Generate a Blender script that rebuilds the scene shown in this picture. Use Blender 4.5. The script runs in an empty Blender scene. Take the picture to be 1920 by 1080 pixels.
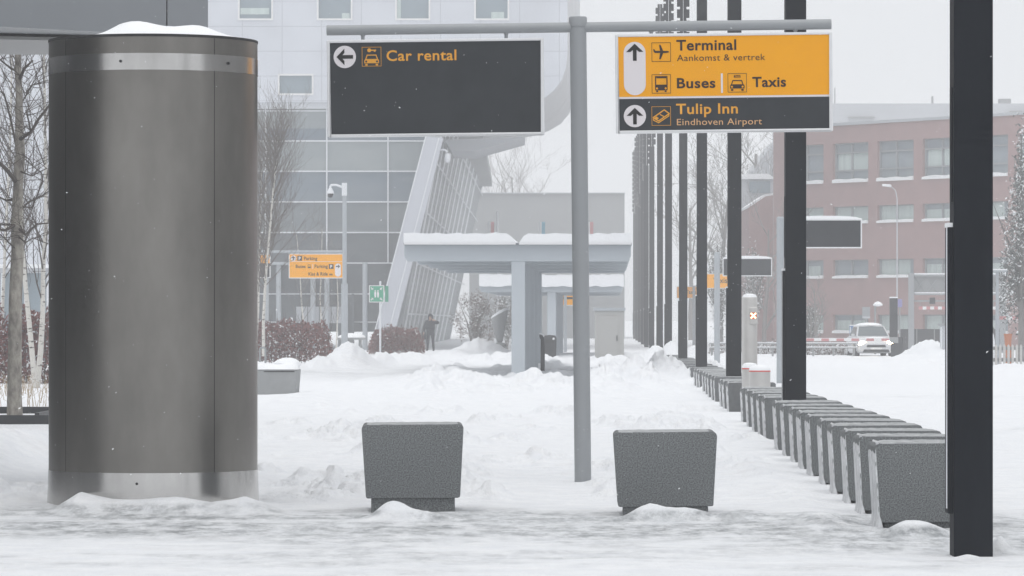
import bpy, bmesh, math, random
import numpy as np
from mathutils import Vector, Matrix
random.seed(7)
R = math.radians
scene = bpy.context.scene
col = scene.collection

# ------------------------------------------------------------------ camera, light, exposure
F = 7500.0                     # focal length in pixels of the 1920 wide photograph
EYE = 1.5                      # camera height
HZ = 600.0                     # row of the horizon
cam_data = bpy.data.cameras.new('camera')
cam_data.sensor_width = 36.0
cam_data.lens = 36.0 * F / 1920.0
cam_data.shift_y = (HZ - 540.0) / 1920.0
cam_data.clip_start = 0.5
cam_data.clip_end = 6000.0
cam = bpy.data.objects.new('camera', cam_data)
cam.location = (0, 0, EYE)
cam.rotation_euler = (R(90), 0, 0)
col.objects.link(cam)
scene.camera = cam

world = bpy.data.worlds.new("World")
scene.world = world
world.use_nodes = True
wn, wl = world.node_tree.nodes, world.node_tree.links
wn.clear()
SUN_EL, SUN_ROT = R(74), R(200)
sky = wn.new('ShaderNodeTexSky')
sky.sky_type = 'NISHITA'
sky.sun_disc = False
sky.sun_elevation = SUN_EL
sky.sun_rotation = SUN_ROT
sky.air_density = 1.0
sky.dust_density = 3.0
sky.ozone_density = 1.0
hs = wn.new('ShaderNodeHueSaturation')
hs.inputs['Saturation'].default_value = 0.10
mixc = wn.new('ShaderNodeMix')
mixc.data_type = 'RGBA'
mixc.inputs['Factor'].default_value = 0.86
mixc.inputs['B'].default_value = (6.86, 7.05, 7.32, 1)       # closed overcast cloud deck
bg = wn.new('ShaderNodeBackground')
bg.inputs['Strength'].default_value = 0.11
wo = wn.new('ShaderNodeOutputWorld')
wl.new(sky.outputs['Color'], hs.inputs['Color'])
wl.new(hs.outputs['Color'], mixc.inputs['A'])
wl.new(mixc.outputs['Result'], bg.inputs['Color'])
wl.new(bg.outputs['Background'], wo.inputs['Surface'])

sun_data = bpy.data.lights.new('sun', 'SUN')
sun_data.energy = 1.1
sun_data.angle = R(60)
sun_data.color = (1.0, 0.97, 0.93)
sun = bpy.data.objects.new('sun', sun_data)
sd = Vector((math.sin(SUN_ROT) * math.cos(SUN_EL), math.cos(SUN_ROT) * math.cos(SUN_EL), math.sin(SUN_EL)))
sun.rotation_euler = sd.to_track_quat('Z', 'Y').to_euler()
sun.location = (0, -20, 60)
col.objects.link(sun)

vs = scene.view_settings
scene.display_settings.display_device = 'sRGB'
vs.view_transform = 'Standard'
vs.look = 'None'
vs.exposure = 0.20
vs.gamma = 1.0
vs.use_curve_mapping = False
scene.render.engine = 'CYCLES'
scene.cycles.max_bounces = 6
scene.cycles.volume_bounces = 2
scene.cycles.diffuse_bounces = 3
scene.cycles.glossy_bounces = 3
scene.cycles.transmission_bounces = 2
scene.cycles.caustics_reflective = False
scene.cycles.caustics_refractive = False
scene.cycles.use_denoising = True

# ------------------------------------------------------------------ materials
MATS = {}
def mat(name, c, rough=0.6, metal=0.0, var=0.0, vscale=3.0, bump=0.0, bscale=20.0, spec=0.3, c2=None, stretch=(1, 1, 1),
        emit=None, estr=0.0, detail=4.0, lo=0.35, hi=0.65, bdist=0.02):
    """plain surface, its colour broken up by noise towards c2 (or towards a darker tone)"""
    m = bpy.data.materials.new(name)
    m.use_nodes = True
    n, l = m.node_tree.nodes, m.node_tree.links
    b = n['Principled BSDF']
    b.inputs['Roughness'].default_value = rough
    b.inputs['Metallic'].default_value = metal
    b.inputs['Specular IOR Level'].default_value = spec
    b.inputs['Base Color'].default_value = (*c, 1)
    if emit:
        b.inputs['Emission Color'].default_value = (*emit, 1)
        b.inputs['Emission Strength'].default_value = estr
    if var > 0 or bump > 0:
        tc = n.new('ShaderNodeTexCoord')
        mp = n.new('ShaderNodeMapping')
        mp.inputs['Scale'].default_value = stretch
        l.new(tc.outputs['Object'], mp.inputs['Vector'])
    if var > 0:
        nz = n.new('ShaderNodeTexNoise')
        nz.inputs['Scale'].default_value = vscale
        nz.inputs['Detail'].default_value = detail
        nz.inputs['Roughness'].default_value = 0.65
        l.new(mp.outputs['Vector'], nz.inputs['Vector'])
        mr = n.new('ShaderNodeMapRange')
        mr.inputs['From Min'].default_value = lo
        mr.inputs['From Max'].default_value = hi
        mr.inputs['To Max'].default_value = var
        l.new(nz.outputs['Fac'], mr.inputs['Value'])
        mx = n.new('ShaderNodeMix')
        mx.data_type = 'RGBA'
        mx.inputs['A'].default_value = (*c, 1)
        mx.inputs['B'].default_value = (*(c2 or tuple(v * 0.55 for v in c)), 1)
        l.new(mr.outputs['Result'], mx.inputs['Factor'])
        l.new(mx.outputs['Result'], b.inputs['Base Color'])
    if bump > 0:
        nb = n.new('ShaderNodeTexNoise')
        nb.inputs['Scale'].default_value = bscale
        nb.inputs['Detail'].default_value = 5
        l.new(mp.outputs['Vector'], nb.inputs['Vector'])
        bp = n.new('ShaderNodeBump')
        bp.inputs['Strength'].default_value = bump
        bp.inputs['Distance'].default_value = bdist
        l.new(nb.outputs['Fac'], bp.inputs['Height'])
        l.new(bp.outputs['Normal'], b.inputs['Normal'])
    MATS[name] = m
    return m

def grid_mat(name, c, joint, w, h, size=0.025, rough=0.5, var=0.0, axis='XZ', off=(0, 0)):
    """cladding panels with fine joints (straight courses)"""
    m = bpy.data.materials.new(name)
    m.use_nodes = True
    n, l = m.node_tree.nodes, m.node_tree.links
    b = n['Principled BSDF']
    b.inputs['Roughness'].default_value = rough
    b.inputs['Specular IOR Level'].default_value = 0.25
    tc = n.new('ShaderNodeTexCoord')
    sx = n.new('ShaderNodeSeparateXYZ')
    cx = n.new('ShaderNodeCombineXYZ')
    l.new(tc.outputs['Object'], sx.inputs['Vector'])
    def add(sock, o):
        a = n.new('ShaderNodeMath'); a.operation = 'ADD'; a.inputs[1].default_value = o
        l.new(sock, a.inputs[0]); return a.outputs[0]
    l.new(add(sx.outputs[axis[0]], off[0]), cx.inputs['X'])
    l.new(add(sx.outputs[axis[1]], off[1]), cx.inputs['Y'])
    br = n.new('ShaderNodeTexBrick')
    br.offset = 0.0
    br.inputs['Color1'].default_value = (*c, 1)
    br.inputs['Color2'].default_value = (*[v * (1 - var) for v in c], 1)
    br.inputs['Mortar'].default_value = (*joint, 1)
    br.inputs['Scale'].default_value = 1.0
    br.inputs['Mortar Size'].default_value = size
    br.inputs['Mortar Smooth'].default_value = 0.2
    br.inputs['Brick Width'].default_value = w
    br.inputs['Row Height'].default_value = h
    l.new(cx.outputs['Vector'], br.inputs['Vector'])
    nz = n.new('ShaderNodeTexNoise')
    nz.inputs['Scale'].default_value = 0.35
    l.new(tc.outputs['Object'], nz.inputs['Vector'])
    mr = n.new('ShaderNodeMapRange')
    mr.inputs['From Min'].default_value = 0.3; mr.inputs['From Max'].default_value = 0.7
    mr.inputs['To Min'].default_value = 0.9; mr.inputs['To Max'].default_value = 1.05
    l.new(nz.outputs['Fac'], mr.inputs['Value'])
    mm = n.new('ShaderNodeVectorMath'); mm.operation = 'SCALE'
    l.new(br.outputs['Color'], mm.inputs[0]); l.new(mr.outputs['Result'], mm.inputs['Scale'])
    l.new(mm.outputs['Vector'], b.inputs['Base Color'])
    MATS[name] = m
    return m

SNOW = (0.858, 0.872, 0.893)
mat('snow', SNOW, 0.85, bump=0.35, bscale=9, spec=0.15, var=0.25, vscale=2.2, c2=(0.79, 0.80, 0.825), bdist=0.04)
mat('granite', (0.215, 0.228, 0.233), 0.8, var=0.95, vscale=105, c2=(0.058, 0.063, 0.066), bump=0.05, bscale=160, detail=3, lo=0.40, hi=0.64, bdist=0.003)
mat('frost', (0.76, 0.77, 0.785), 0.9, var=1.0, vscale=9, c2=(0.47, 0.48, 0.49), bump=0.3, bscale=30, lo=.35, hi=.7)
mat('frost_thin', (0.46, 0.475, 0.485), 0.9, var=0.9, vscale=10, c2=(0.25, 0.26, 0.27))
mat('concrete', (0.34, 0.35, 0.355), 0.8, var=0.6, vscale=5, c2=(0.28, 0.29, 0.295))
mat('granite_far', (0.15, 0.158, 0.165), 0.75, var=0.6, vscale=12, c2=(0.10, 0.105, 0.11))
mat('mast_paint', (0.002, 0.0042, 0.009), 0.55, var=0.7, vscale=5, c2=(0.008, 0.011, 0.017), stretch=(1, 1, .3), spec=0.06)
mat('post_paint', (0.315, 0.33, 0.345), 0.42, var=0.35, vscale=4, c2=(0.265, 0.28, 0.295), stretch=(1, 1, .25), spec=0.4)
mat('pale_post', (0.40, 0.43, 0.46), 0.5, var=0.2, vscale=3)
mat('frame_metal', (0.78, 0.785, 0.80), 0.4, var=0.3, vscale=6, c2=(0.64, 0.65, 0.67), spec=0.4)
mat('sign_dark', (0.030, 0.034, 0.040), 0.55, var=0.6, vscale=3, c2=(0.042, 0.047, 0.054), spec=0.1)
mat('sign_orange', (0.92, 0.40, 0.003), 0.5, var=0.35, vscale=2.2, c2=(0.85, 0.35, 0.004), spec=0.08)
mat('sign_white', (0.76, 0.72, 0.74), 0.5)
mat('ink', (0.008, 0.007, 0.007), 0.6)
mat('ink_brown', (0.022, 0.006, 0.003), 0.6)
mat('letter_orange', (0.78, 0.36, 0.03), 0.5)
mat('letter_pale', (0.72, 0.42, 0.20), 0.5)
mat('sign_green', (0.05, 0.33, 0.20), 0.5)
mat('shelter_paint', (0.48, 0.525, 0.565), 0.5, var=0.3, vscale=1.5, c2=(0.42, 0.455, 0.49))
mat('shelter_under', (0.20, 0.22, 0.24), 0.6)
mat('white_metal', (0.70, 0.72, 0.75), 0.5)
mat('fin_panel', (0.52, 0.54, 0.59), 0.5, var=0.2, vscale=0.6)
mat('louvre_wall', (0.29, 0.31, 0.325), 0.6, var=0.3, vscale=0.5)
mat('soffit', (0.64, 0.655, 0.665), 0.6, var=0.3, vscale=0.3)
mat('curtain_glass', (0.10, 0.118, 0.142), 0.15, var=1.0, vscale=0.16, c2=(0.215, 0.235, 0.24), stretch=(0.35, 1, 1.5), spec=0.5, lo=.4, hi=.62, detail=5)  # streaky noise paints mottled reflections into the glass colour
mat('window_glass', (0.24, 0.30, 0.34), 0.12, var=0.5, vscale=0.8, c2=(0.19, 0.24, 0.28), spec=0.5)
mat('brick_glass', (0.27, 0.315, 0.36), 0.12, var=0.6, vscale=0.5, c2=(0.36, 0.41, 0.42), spec=0.5)
mat('blind', (0.56, 0.645, 0.625), 0.6, var=0.6, vscale=1.5, c2=(0.38, 0.455, 0.45), stretch=(2.5, 2.5, .1))
mat('brick', (0.375, 0.245, 0.237), 0.8, var=0.6, vscale=1.2, c2=(0.31, 0.205, 0.20))
mat('grey_cladding', (0.30, 0.31, 0.315), 0.7, var=0.4, vscale=0.4, c2=(0.25, 0.26, 0.265))
mat('pale_cladding', (0.50, 0.52, 0.55), 0.7, var=0.2, vscale=0.3)
mat('canopy_panel', (0.255, 0.27, 0.29), 0.35, var=0.25, vscale=0.8, c2=(0.21, 0.225, 0.24), spec=0.4)
mat('canopy_soffit', (0.42, 0.42, 0.42), 0.6)
mat('dark_gap', (0.02, 0.02, 0.022), 0.7)
for nm, ca, cb in (('glass_refl_light', (.23, .265, .28), (.30, .33, .335)), ('glass_refl_blue', (.12, .16, .205), (.185, .22, .25)), ('glass_refl_mid', (.20, .225, .235), (.13, .15, .17)), ('glass_refl_dark', (.10, .115, .13), (.155, .17, .18))):
    mat(nm, ca, 0.15, var=1.0, vscale=0.35, c2=cb, stretch=(0.35, 1, 1.3), spec=0.5, lo=.4, hi=.62, detail=5)  # tints and mottling stand in for reflected sky, cloud and trees
mat('added_wing_cladding', (0.165, 0.163, 0.16), 0.6)  # tone of the added wing, set by how the column mirrors it
mat('dark_cladding', (0.045, 0.047, 0.052), 0.5)
mat('black_plastic', (0.03, 0.033, 0.037), 0.5)
mat('bark', (0.40, 0.375, 0.33), 0.9, var=1.0, vscale=9, c2=(0.17, 0.155, 0.14), bump=0.6, bscale=25, stretch=(1, 1, .5))
mat('birch_bark', (0.62, 0.60, 0.56), 0.8, var=1.0, vscale=5.5, c2=(0.07, 0.06, 0.055), stretch=(1, 1, 3.2), lo=0.56, hi=0.66)
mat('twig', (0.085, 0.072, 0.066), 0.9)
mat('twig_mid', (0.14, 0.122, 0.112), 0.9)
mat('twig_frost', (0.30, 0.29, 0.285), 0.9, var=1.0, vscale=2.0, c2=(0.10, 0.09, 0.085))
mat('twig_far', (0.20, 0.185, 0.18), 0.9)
mat('beech_leaf', (0.215, 0.075, 0.066), 0.8, var=0.9, vscale=6, c2=(0.11, 0.046, 0.043))
mat('brown_leaf', (0.17, 0.12, 0.105), 0.8, var=0.8, vscale=3, c2=(0.09, 0.07, 0.065))
mat('pine_leaf', (0.13, 0.145, 0.135), 0.8, var=0.9, vscale=2, c2=(0.075, 0.085, 0.08))
mat('dry_grass', (0.36, 0.27, 0.17), 0.9)
mat('car_paint', (0.58, 0.59, 0.61), 0.3, spec=0.5)
mat('car_glass', (0.12, 0.14, 0.15), 0.1, spec=0.5)
mat('tyre', (0.02, 0.02, 0.02), 0.8)
mat('headlamp', (0.9, 0.85, 0.7), 0.3, emit=(1.0, 0.80, 0.46), estr=60.0)
mat('red_paint', (0.52, 0.22, 0.23), 0.5)
mat('red_cloth', (0.62, 0.28, 0.29), 0.7)
mat('red_band', (0.62, 0.10, 0.09), 0.5)
mat('white_paint', (0.78, 0.78, 0.78), 0.5)
mat('blue_sign', (0.10, 0.19, 0.36), 0.5)
mat('sky_blue', (0.16, 0.42, 0.55), 0.6)
mat('violet', (0.26, 0.24, 0.46), 0.6)
mat('bollard_steel', (0.56, 0.55, 0.535), 0.38, metal=0.25, spec=0.5, var=0.2, vscale=3)
mat('lit_cross', (1, 0.8, 0.5), 0.5, emit=(1.0, 0.62, 0.28), estr=4.0)
mat('signal_face', (0.42, 0.10, 0.07), 0.5, emit=(0.6, 0.05, 0.02), estr=0.35)
mat('jacket', (0.02, 0.023, 0.032), 0.85, var=0.4, vscale=6)
mat('trousers', (0.018, 0.02, 0.03), 0.85)
mat('skin', (0.42, 0.26, 0.20), 0.6)
mat('shoe', (0.02, 0.02, 0.02), 0.7)
mat('hair', (0.03, 0.022, 0.018), 0.9)
mat('kiosk_paint', (0.40, 0.40, 0.39), 0.6)
mat('terracotta', (0.45, 0.17, 0.09), 0.7)

def steel(name, base, rough, aniso):
    m = bpy.data.materials.new(name); m.use_nodes = True
    n, l = m.node_tree.nodes, m.node_tree.links
    b = n['Principled BSDF']
    b.inputs['Metallic'].default_value = 1.0
    tc = n.new('ShaderNodeTexCoord'); mp = n.new('ShaderNodeMapping')
    mp.inputs['Scale'].default_value = (1.1, 1.1, 0.45)
    l.new(tc.outputs['Object'], mp.inputs['Vector'])
    nz = n.new('ShaderNodeTexNoise'); nz.inputs['Scale'].default_value = 1.6; nz.inputs['Detail'].default_value = 6
    nz.inputs['Roughness'].default_value = 0.6
    l.new(mp.outputs['Vector'], nz.inputs['Vector'])
    mr = n.new('ShaderNodeMapRange'); mr.inputs['From Min'].default_value = .3; mr.inputs['From Max'].default_value = .7
    mr.inputs['To Min'].default_value = 0.74; mr.inputs['To Max'].default_value = 1.14
    l.new(nz.outputs['Fac'], mr.inputs['Value'])
    sc = n.new('ShaderNodeVectorMath'); sc.operation = 'SCALE'; sc.inputs[0].default_value = base
    l.new(mr.outputs['Result'], sc.inputs['Scale']); l.new(sc.outputs['Vector'], b.inputs['Base Color'])
    # fine brushed grain
    m2 = n.new('ShaderNodeMapping'); m2.inputs['Scale'].default_value = (160, 160, 2.0)
    l.new(tc.outputs['Object'], m2.inputs['Vector'])
    n2 = n.new('ShaderNodeTexNoise'); n2.inputs['Scale'].default_value = 1.0; n2.inputs['Detail'].default_value = 2
    l.new(m2.outputs['Vector'], n2.inputs['Vector'])
    r2 = n.new('ShaderNodeMapRange'); r2.inputs['To Min'].default_value = rough * .85; r2.inputs['To Max'].default_value = rough * 1.2
    l.new(n2.outputs['Fac'], r2.inputs['Value']); l.new(r2.outputs['Result'], b.inputs['Roughness'])
    MATS[name] = m
steel('brushed_steel', (0.232, 0.221, 0.205), 0.34, 0)
steel('polished_steel', (0.60, 0.59, 0.575), 0.21, 0)

# ------------------------------------------------------------------ mesh helpers
def P(px, py, Y):
    """world point seen at photo pixel (px, py) when it stands Y metres away"""
    return Vector(((px - 960.0) * Y / F, Y, EYE - (py - HZ) * Y / F))
def GX(px, Y): return (px - 960.0) * Y / F
def GZ(py, Y): return EYE - (py - HZ) * Y / F
def depth_at(py, z=0.0): return (EYE - z) * F / (py - HZ)

class MB:
    def __init__(s, off=(0, 0, 0), xf=None):
        s.v, s.f, s.mi, s.cur = [], [], [], 0
        s.off = Vector(off); s.xf = xf
    def pts(s, pts):
        b = len(s.v)
        for p in pts:
            p = Vector(p) - s.off
            if s.xf: p = s.xf @ p
            s.v.append(p)
        return b
    def face(s, idx): s.f.append(tuple(idx)); s.mi.append(s.cur)
    def poly(s, pts):
        b = s.pts(pts); s.face(range(b, b + len(pts)))
    def box(s, x0, x1, y0, y1, z0, z1):
        s.hexa([(x0, y0, z0), (x1, y0, z0), (x1, y1, z0), (x0, y1, z0), (x0, y0, z1), (x1, y0, z1), (x1, y1, z1), (x0, y1, z1)])
    def hexa(s, p):
        b = s.pts(p)
        for q in ((0, 3, 2, 1), (4, 5, 6, 7), (0, 1, 5, 4), (1, 2, 6, 5), (2, 3, 7, 6), (3, 0, 4, 7)):
            s.face([b + i for i in q])
    def prism(s, loop, vec):
        """closed loop of points extruded along vec"""
        loop = [Vector(p) for p in loop]; vec = Vector(vec); n = len(loop)
        nrm = Vector((0, 0, 0))
        for i in range(n):
            a, c = loop[i], loop[(i + 1) % n]
            nrm += a.cross(c)
        if nrm.dot(vec) > 0: loop.reverse()
        b = s.pts(loop + [p + vec for p in loop])
        s.face(range(b, b + n)); s.face([b + n + i for i in reversed(range(n))])
        for i in range(n):
            j = (i + 1) % n
            s.face((b + j, b + i, b + n + i, b + n + j))
    def tube(s, path, radii, n=8, cap=True):
        path = [Vector(p) for p in path]
        if not hasattr(radii, '__len__'): radii = [radii] * len(path)
        rings = []
        d0 = (path[1] - path[0]).normalized()
        up = Vector((0, 0, 1)) if abs(d0.z) < 0.9 else Vector((1, 0, 0))
        u = d0.cross(up).normalized()
        for i, p in enumerate(path):
            if i == 0: d = path[1] - path[0]
            elif i == len(path) - 1: d = path[-1] - path[-2]
            else: d = path[i + 1] - path[i - 1]
            d.normalize()
            u = (u - d * u.dot(d))
            u = u.normalized() if u.length > 1e-6 else d.orthogonal().normalized()
            w = d.cross(u)
            rings.append(s.pts([p + (u * math.cos(2 * math.pi * k / n) + w * math.sin(2 * math.pi * k / n)) * radii[i] for k in range(n)]))
        for a, b in zip(rings, rings[1:]):
            for k in range(n):
                k2 = (k + 1) % n
                s.face((a + k, a + k2, b + k2, b + k))
        if cap:
            s.face([rings[0] + k for k in reversed(range(n))]); s.face([rings[-1] + k for k in range(n)])
    def lathe(s, c, prof, n=48, a0=0.0, a1=2 * math.pi, cap=True):
        """prof: (r, z) from bottom to top around the vertical through c"""
        full = abs(a1 - a0 - 2 * math.pi) < 1e-6
        m = n if full else n + 1
        rings = []
        for r, z in prof:
            rings.append(s.pts([(c[0] + r * math.cos(a0 + (a1 - a0) * k / n), c[1] + r * math.sin(a0 + (a1 - a0) * k / n), c[2] + z) for k in range(m)]))
        for a, b in zip(rings, rings[1:]):
            for k in range(n):
                k2 = (k + 1) % m
                s.face((a + k, a + k2, b + k2, b + k))
        if cap and full:
            if prof[0][0] > 1e-5: s.face([rings[0] + k for k in reversed(range(n))])
            if prof[-1][0] > 1e-5: s.face([rings[-1] + k for k in range(n)])
    def blob(s, c, r, seed=0, n=10, m=7, rough=0.25, zmin=None):
        rnd = random.Random(seed)
        ph = [rnd.uniform(0, 6.28) for _ in range(6)]
        def rr(a, e): return 1 + rough * (math.sin(2 * a + ph[0]) * .4 + math.sin(3 * a + 2 * e + ph[1]) * .35 + math.sin(5 * e + a + ph[2]) * .3)
        rings = []
        for j in range(m + 1):
            e = -math.pi / 2 + math.pi * j / m
            pp = []
            for k in range(n):
                a = 2 * math.pi * k / n
                q = rr(a, e)
                z = c[2] + r[2] * math.sin(e) * q
                if zmin is not None: z = max(z, zmin)
                pp.append((c[0] + r[0] * math.cos(e) * math.cos(a) * q, c[1] + r[1] * math.cos(e) * math.sin(a) * q, z))
            rings.append(s.pts(pp))
        for a, b in zip(rings, rings[1:]):
            for k in range(n):
                k2 = (k + 1) % n
                s.face((a + k, a + k2, b + k2, b + k))
    def build(s, name, material, parent=None, smooth=False, bevel=0.0, seg=2, kind=None):
        me = bpy.data.meshes.new(name)
        me.from_pydata(s.v, [], s.f)
        ms = material if isinstance(material, (list, tuple)) else [material]
        for m in ms: me.materials.append(MATS[m])
        if len(ms) > 1: me.polygons.foreach_set('material_index', s.mi)
        if bevel > 0:
            bm = bmesh.new(); bm.from_mesh(me)
            bmesh.ops.remove_doubles(bm, verts=bm.verts, dist=1e-5)
            ed = [e for e in bm.edges if len(e.link_faces) == 2 and e.calc_face_angle(0) > R(35)]
            bmesh.ops.bevel(bm, geom=ed, offset=bevel, segments=seg, profile=0.5, affect='EDGES', clamp_overlap=True)
            bm.to_mesh(me); bm.free()
        if smooth:
            me.polygons.foreach_set('use_smooth', [True] * len(me.polygons))
            try: me.set_sharp_from_angle(angle=R(40))
            except Exception: pass
        me.update()
        o = bpy.data.objects.new(name, me)
        col.objects.link(o)
        if parent: o.parent = parent
        if kind: o['kind'] = kind
        return o

def thing(name, label, cat, loc=(0, 0, 0), rot=(0, 0, 0), group=None):
    o = bpy.data.objects.new(name, None)
    o.empty_display_size = 0.2
    o.location = loc; o.rotation_euler = rot
    col.objects.link(o)
    o['label'] = label; o['category'] = cat
    if group: o['group'] = group
    return o
def tag(o, label, cat, group=None):
    o['label'] = label; o['category'] = cat
    if group: o['group'] = group
    return o
def copy_tree(o, parent=None, label=None):
    c = o.copy(); col.objects.link(c)
    if parent: c.parent = parent
    if label: c['label'] = label
    for ch in list(o.children): copy_tree(ch, c)
    return c
ORD = ['', 'first', 'second', 'third', 'fourth', 'fifth', 'sixth', 'seventh', 'eighth', 'ninth', 'tenth', 'eleventh', 'twelfth',
       'thirteenth', 'fourteenth', 'fifteenth', 'sixteenth', 'seventeenth', 'eighteenth', 'nineteenth', 'twentieth',
       'twenty-first', 'twenty-second', 'twenty-third', 'twenty-fourth', 'twenty-fifth', 'twenty-sixth', 'twenty-seventh', 'twenty-eighth', 'twenty-ninth', 'thirtieth']

# numpy gradient noise
_rs = np.random.RandomState(11)
_perm = np.concatenate([_rs.permutation(256)] * 3)
_ga = _rs.uniform(0, 2 * np.pi, 256)
def perlin(x, y):
    xi = np.floor(x).astype(int); yi = np.floor(y).astype(int)
    xf = x - xi; yf = y - yi
    u = xf * xf * xf * (xf * (xf * 6 - 15) + 10); v = yf * yf * yf * (yf * (yf * 6 - 15) + 10)
    def g(ix, iy, dx, dy):
        h = _perm[(_perm[ix & 255] + (iy & 255))]
        return np.cos(_ga[h]) * dx + np.sin(_ga[h]) * dy
    a = g(xi, yi, xf, yf); b = g(xi + 1, yi, xf - 1, yf); c = g(xi, yi + 1, xf, yf - 1); d = g(xi + 1, yi + 1, xf - 1, yf - 1)
    return (a + u * (b - a) + v * ((c + u * (d - c)) - (a + u * (b - a)))) * 1.5
def fbm(x, y, o=4):
    r = 0; a = 1.0; t = 0
    for i in range(o):
        r = r + a * perlin(x * 2 ** i + 17.3 * i, y * 2 ** i + 5.1 * i); t += a; a *= 0.5
    return r / t
def ridged(x, y, o=4):
    r = 0; a = 1.0; t = 0
    for i in range(o):
        r = r + a * (1 - np.abs(perlin(x * 2 ** i + 7.7 * i, y * 2 ** i + 3.9 * i)) * 2); t += a; a *= 0.55
    return r / t
def chunks(x, y, seed=0):
    """rounded lumps of unequal size scattered over the plane, 0 between them"""
    best = np.zeros_like(x); xi = np.floor(x).astype(int); yi = np.floor(y).astype(int)
    for dx in (-1, 0, 1):
        for dy in (-1, 0, 1):
            cx, cy = xi + dx, yi + dy
            h = _perm[(_perm[(cx + seed) & 255] + (cy & 255))]
            px, py = cx + .2 + .6 * ((h * 37) % 101) / 101.0, cy + .2 + .6 * ((h * 53) % 97) / 97.0
            r = .18 + .5 * ((h * 29) % 89) / 89.0 * (((h * 13) % 7) > 1)
            d2 = ((x - px) ** 2 + (y - py) ** 2) / r ** 2
            best = np.maximum(best, np.sqrt(np.clip(1 - d2, 0, 1)) * r)
    return best
def sstep(a, b, x):
    t = np.clip((x - a) / (b - a), 0, 1); return t * t * (3 - 2 * t)
# ------------------------------------------------------------------ snow-covered ground: one sheet to the horizon
ROW_X0, ROW_M = 2.31, 0.0243              # axis of the mast and block row: X = ROW_X0 + ROW_M * Y
MOUNDS = [  # px centre, distance, half width (px), half depth (m), height, roughness
    (655, 124, 52, 5, 0.78, .25), (600, 120, 40, 4, 0.36, .4), (545, 116, 45, 4, 0.22, .4), (760, 132, 70, 5, 0.42, .4), (716, 128, 30, 3, .45, .3),
    (900, 168, 62, 8, 0.66, .3), (850, 160, 40, 6, .30, .4), (965, 150, 60, 6, 0.26, .5),
    (1190, 97.5, 44, 2.4, 0.60, .4), (1140, 96.5, 44, 2.0, 0.45, .6), (1245, 104, 48, 6, 0.56, .6), (1105, 97, 36, 2, .24, .6), (1215, 93, 36, 4, .36, .7), (1285, 98, 26, 5, .28, .5),
    (1262, 146, 24, 4, 0.72, .3), (1300, 132, 24, 4, 0.62, .3), (1340, 106, 24, 3, .42, .4), (1230, 150, 24, 4, .5, .3),
    (885, 92, 80, 4, 0.26, .8), (800, 97, 70, 4, 0.20, .8), (990, 92, 40, 3, .08, .7),
    (1745, 138, 52, 7, 0.80, .2), (1700, 132, 40, 7, .35, .3), (1905, 116, 40, 6, 0.24, .3), (1380, 150, 60, 6, 0.3, .5),
    (60, 30.9, 40, .3, .02, 0),
    (735, 30.25, 40, .28, 0.12, .1), (790, 30.1, 60, .25, 0.06, .1), (1215, 30.15, 45, .25, 0.10, .1), (1285, 30.2, 60, .25, 0.075, .1), (1395, 30.4, 60, .5, .05, .2),
    (1730, 28.0, 50, .28, 0.075, .1), (1690, 27.9, 40, .2, .05, .1), (1875, 25.9, 22, .22, 0.10, .3), (1815, 25.15, 30, .12, 0.035, .2),
    (45, 44, 110, 5, 0.24, .15), (0, 74, 130, 9, 0.05, .2), (-60, 40, 90, 4, .2, .1), (560, 74, 90, 6, .10, .4),
    (1480, 33.5, 55, 2.2, .06, .4), (1540, 29.6, 60, 1.2, .05, .5), (1420, 40, 50, 3, .07, .5),
]
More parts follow.
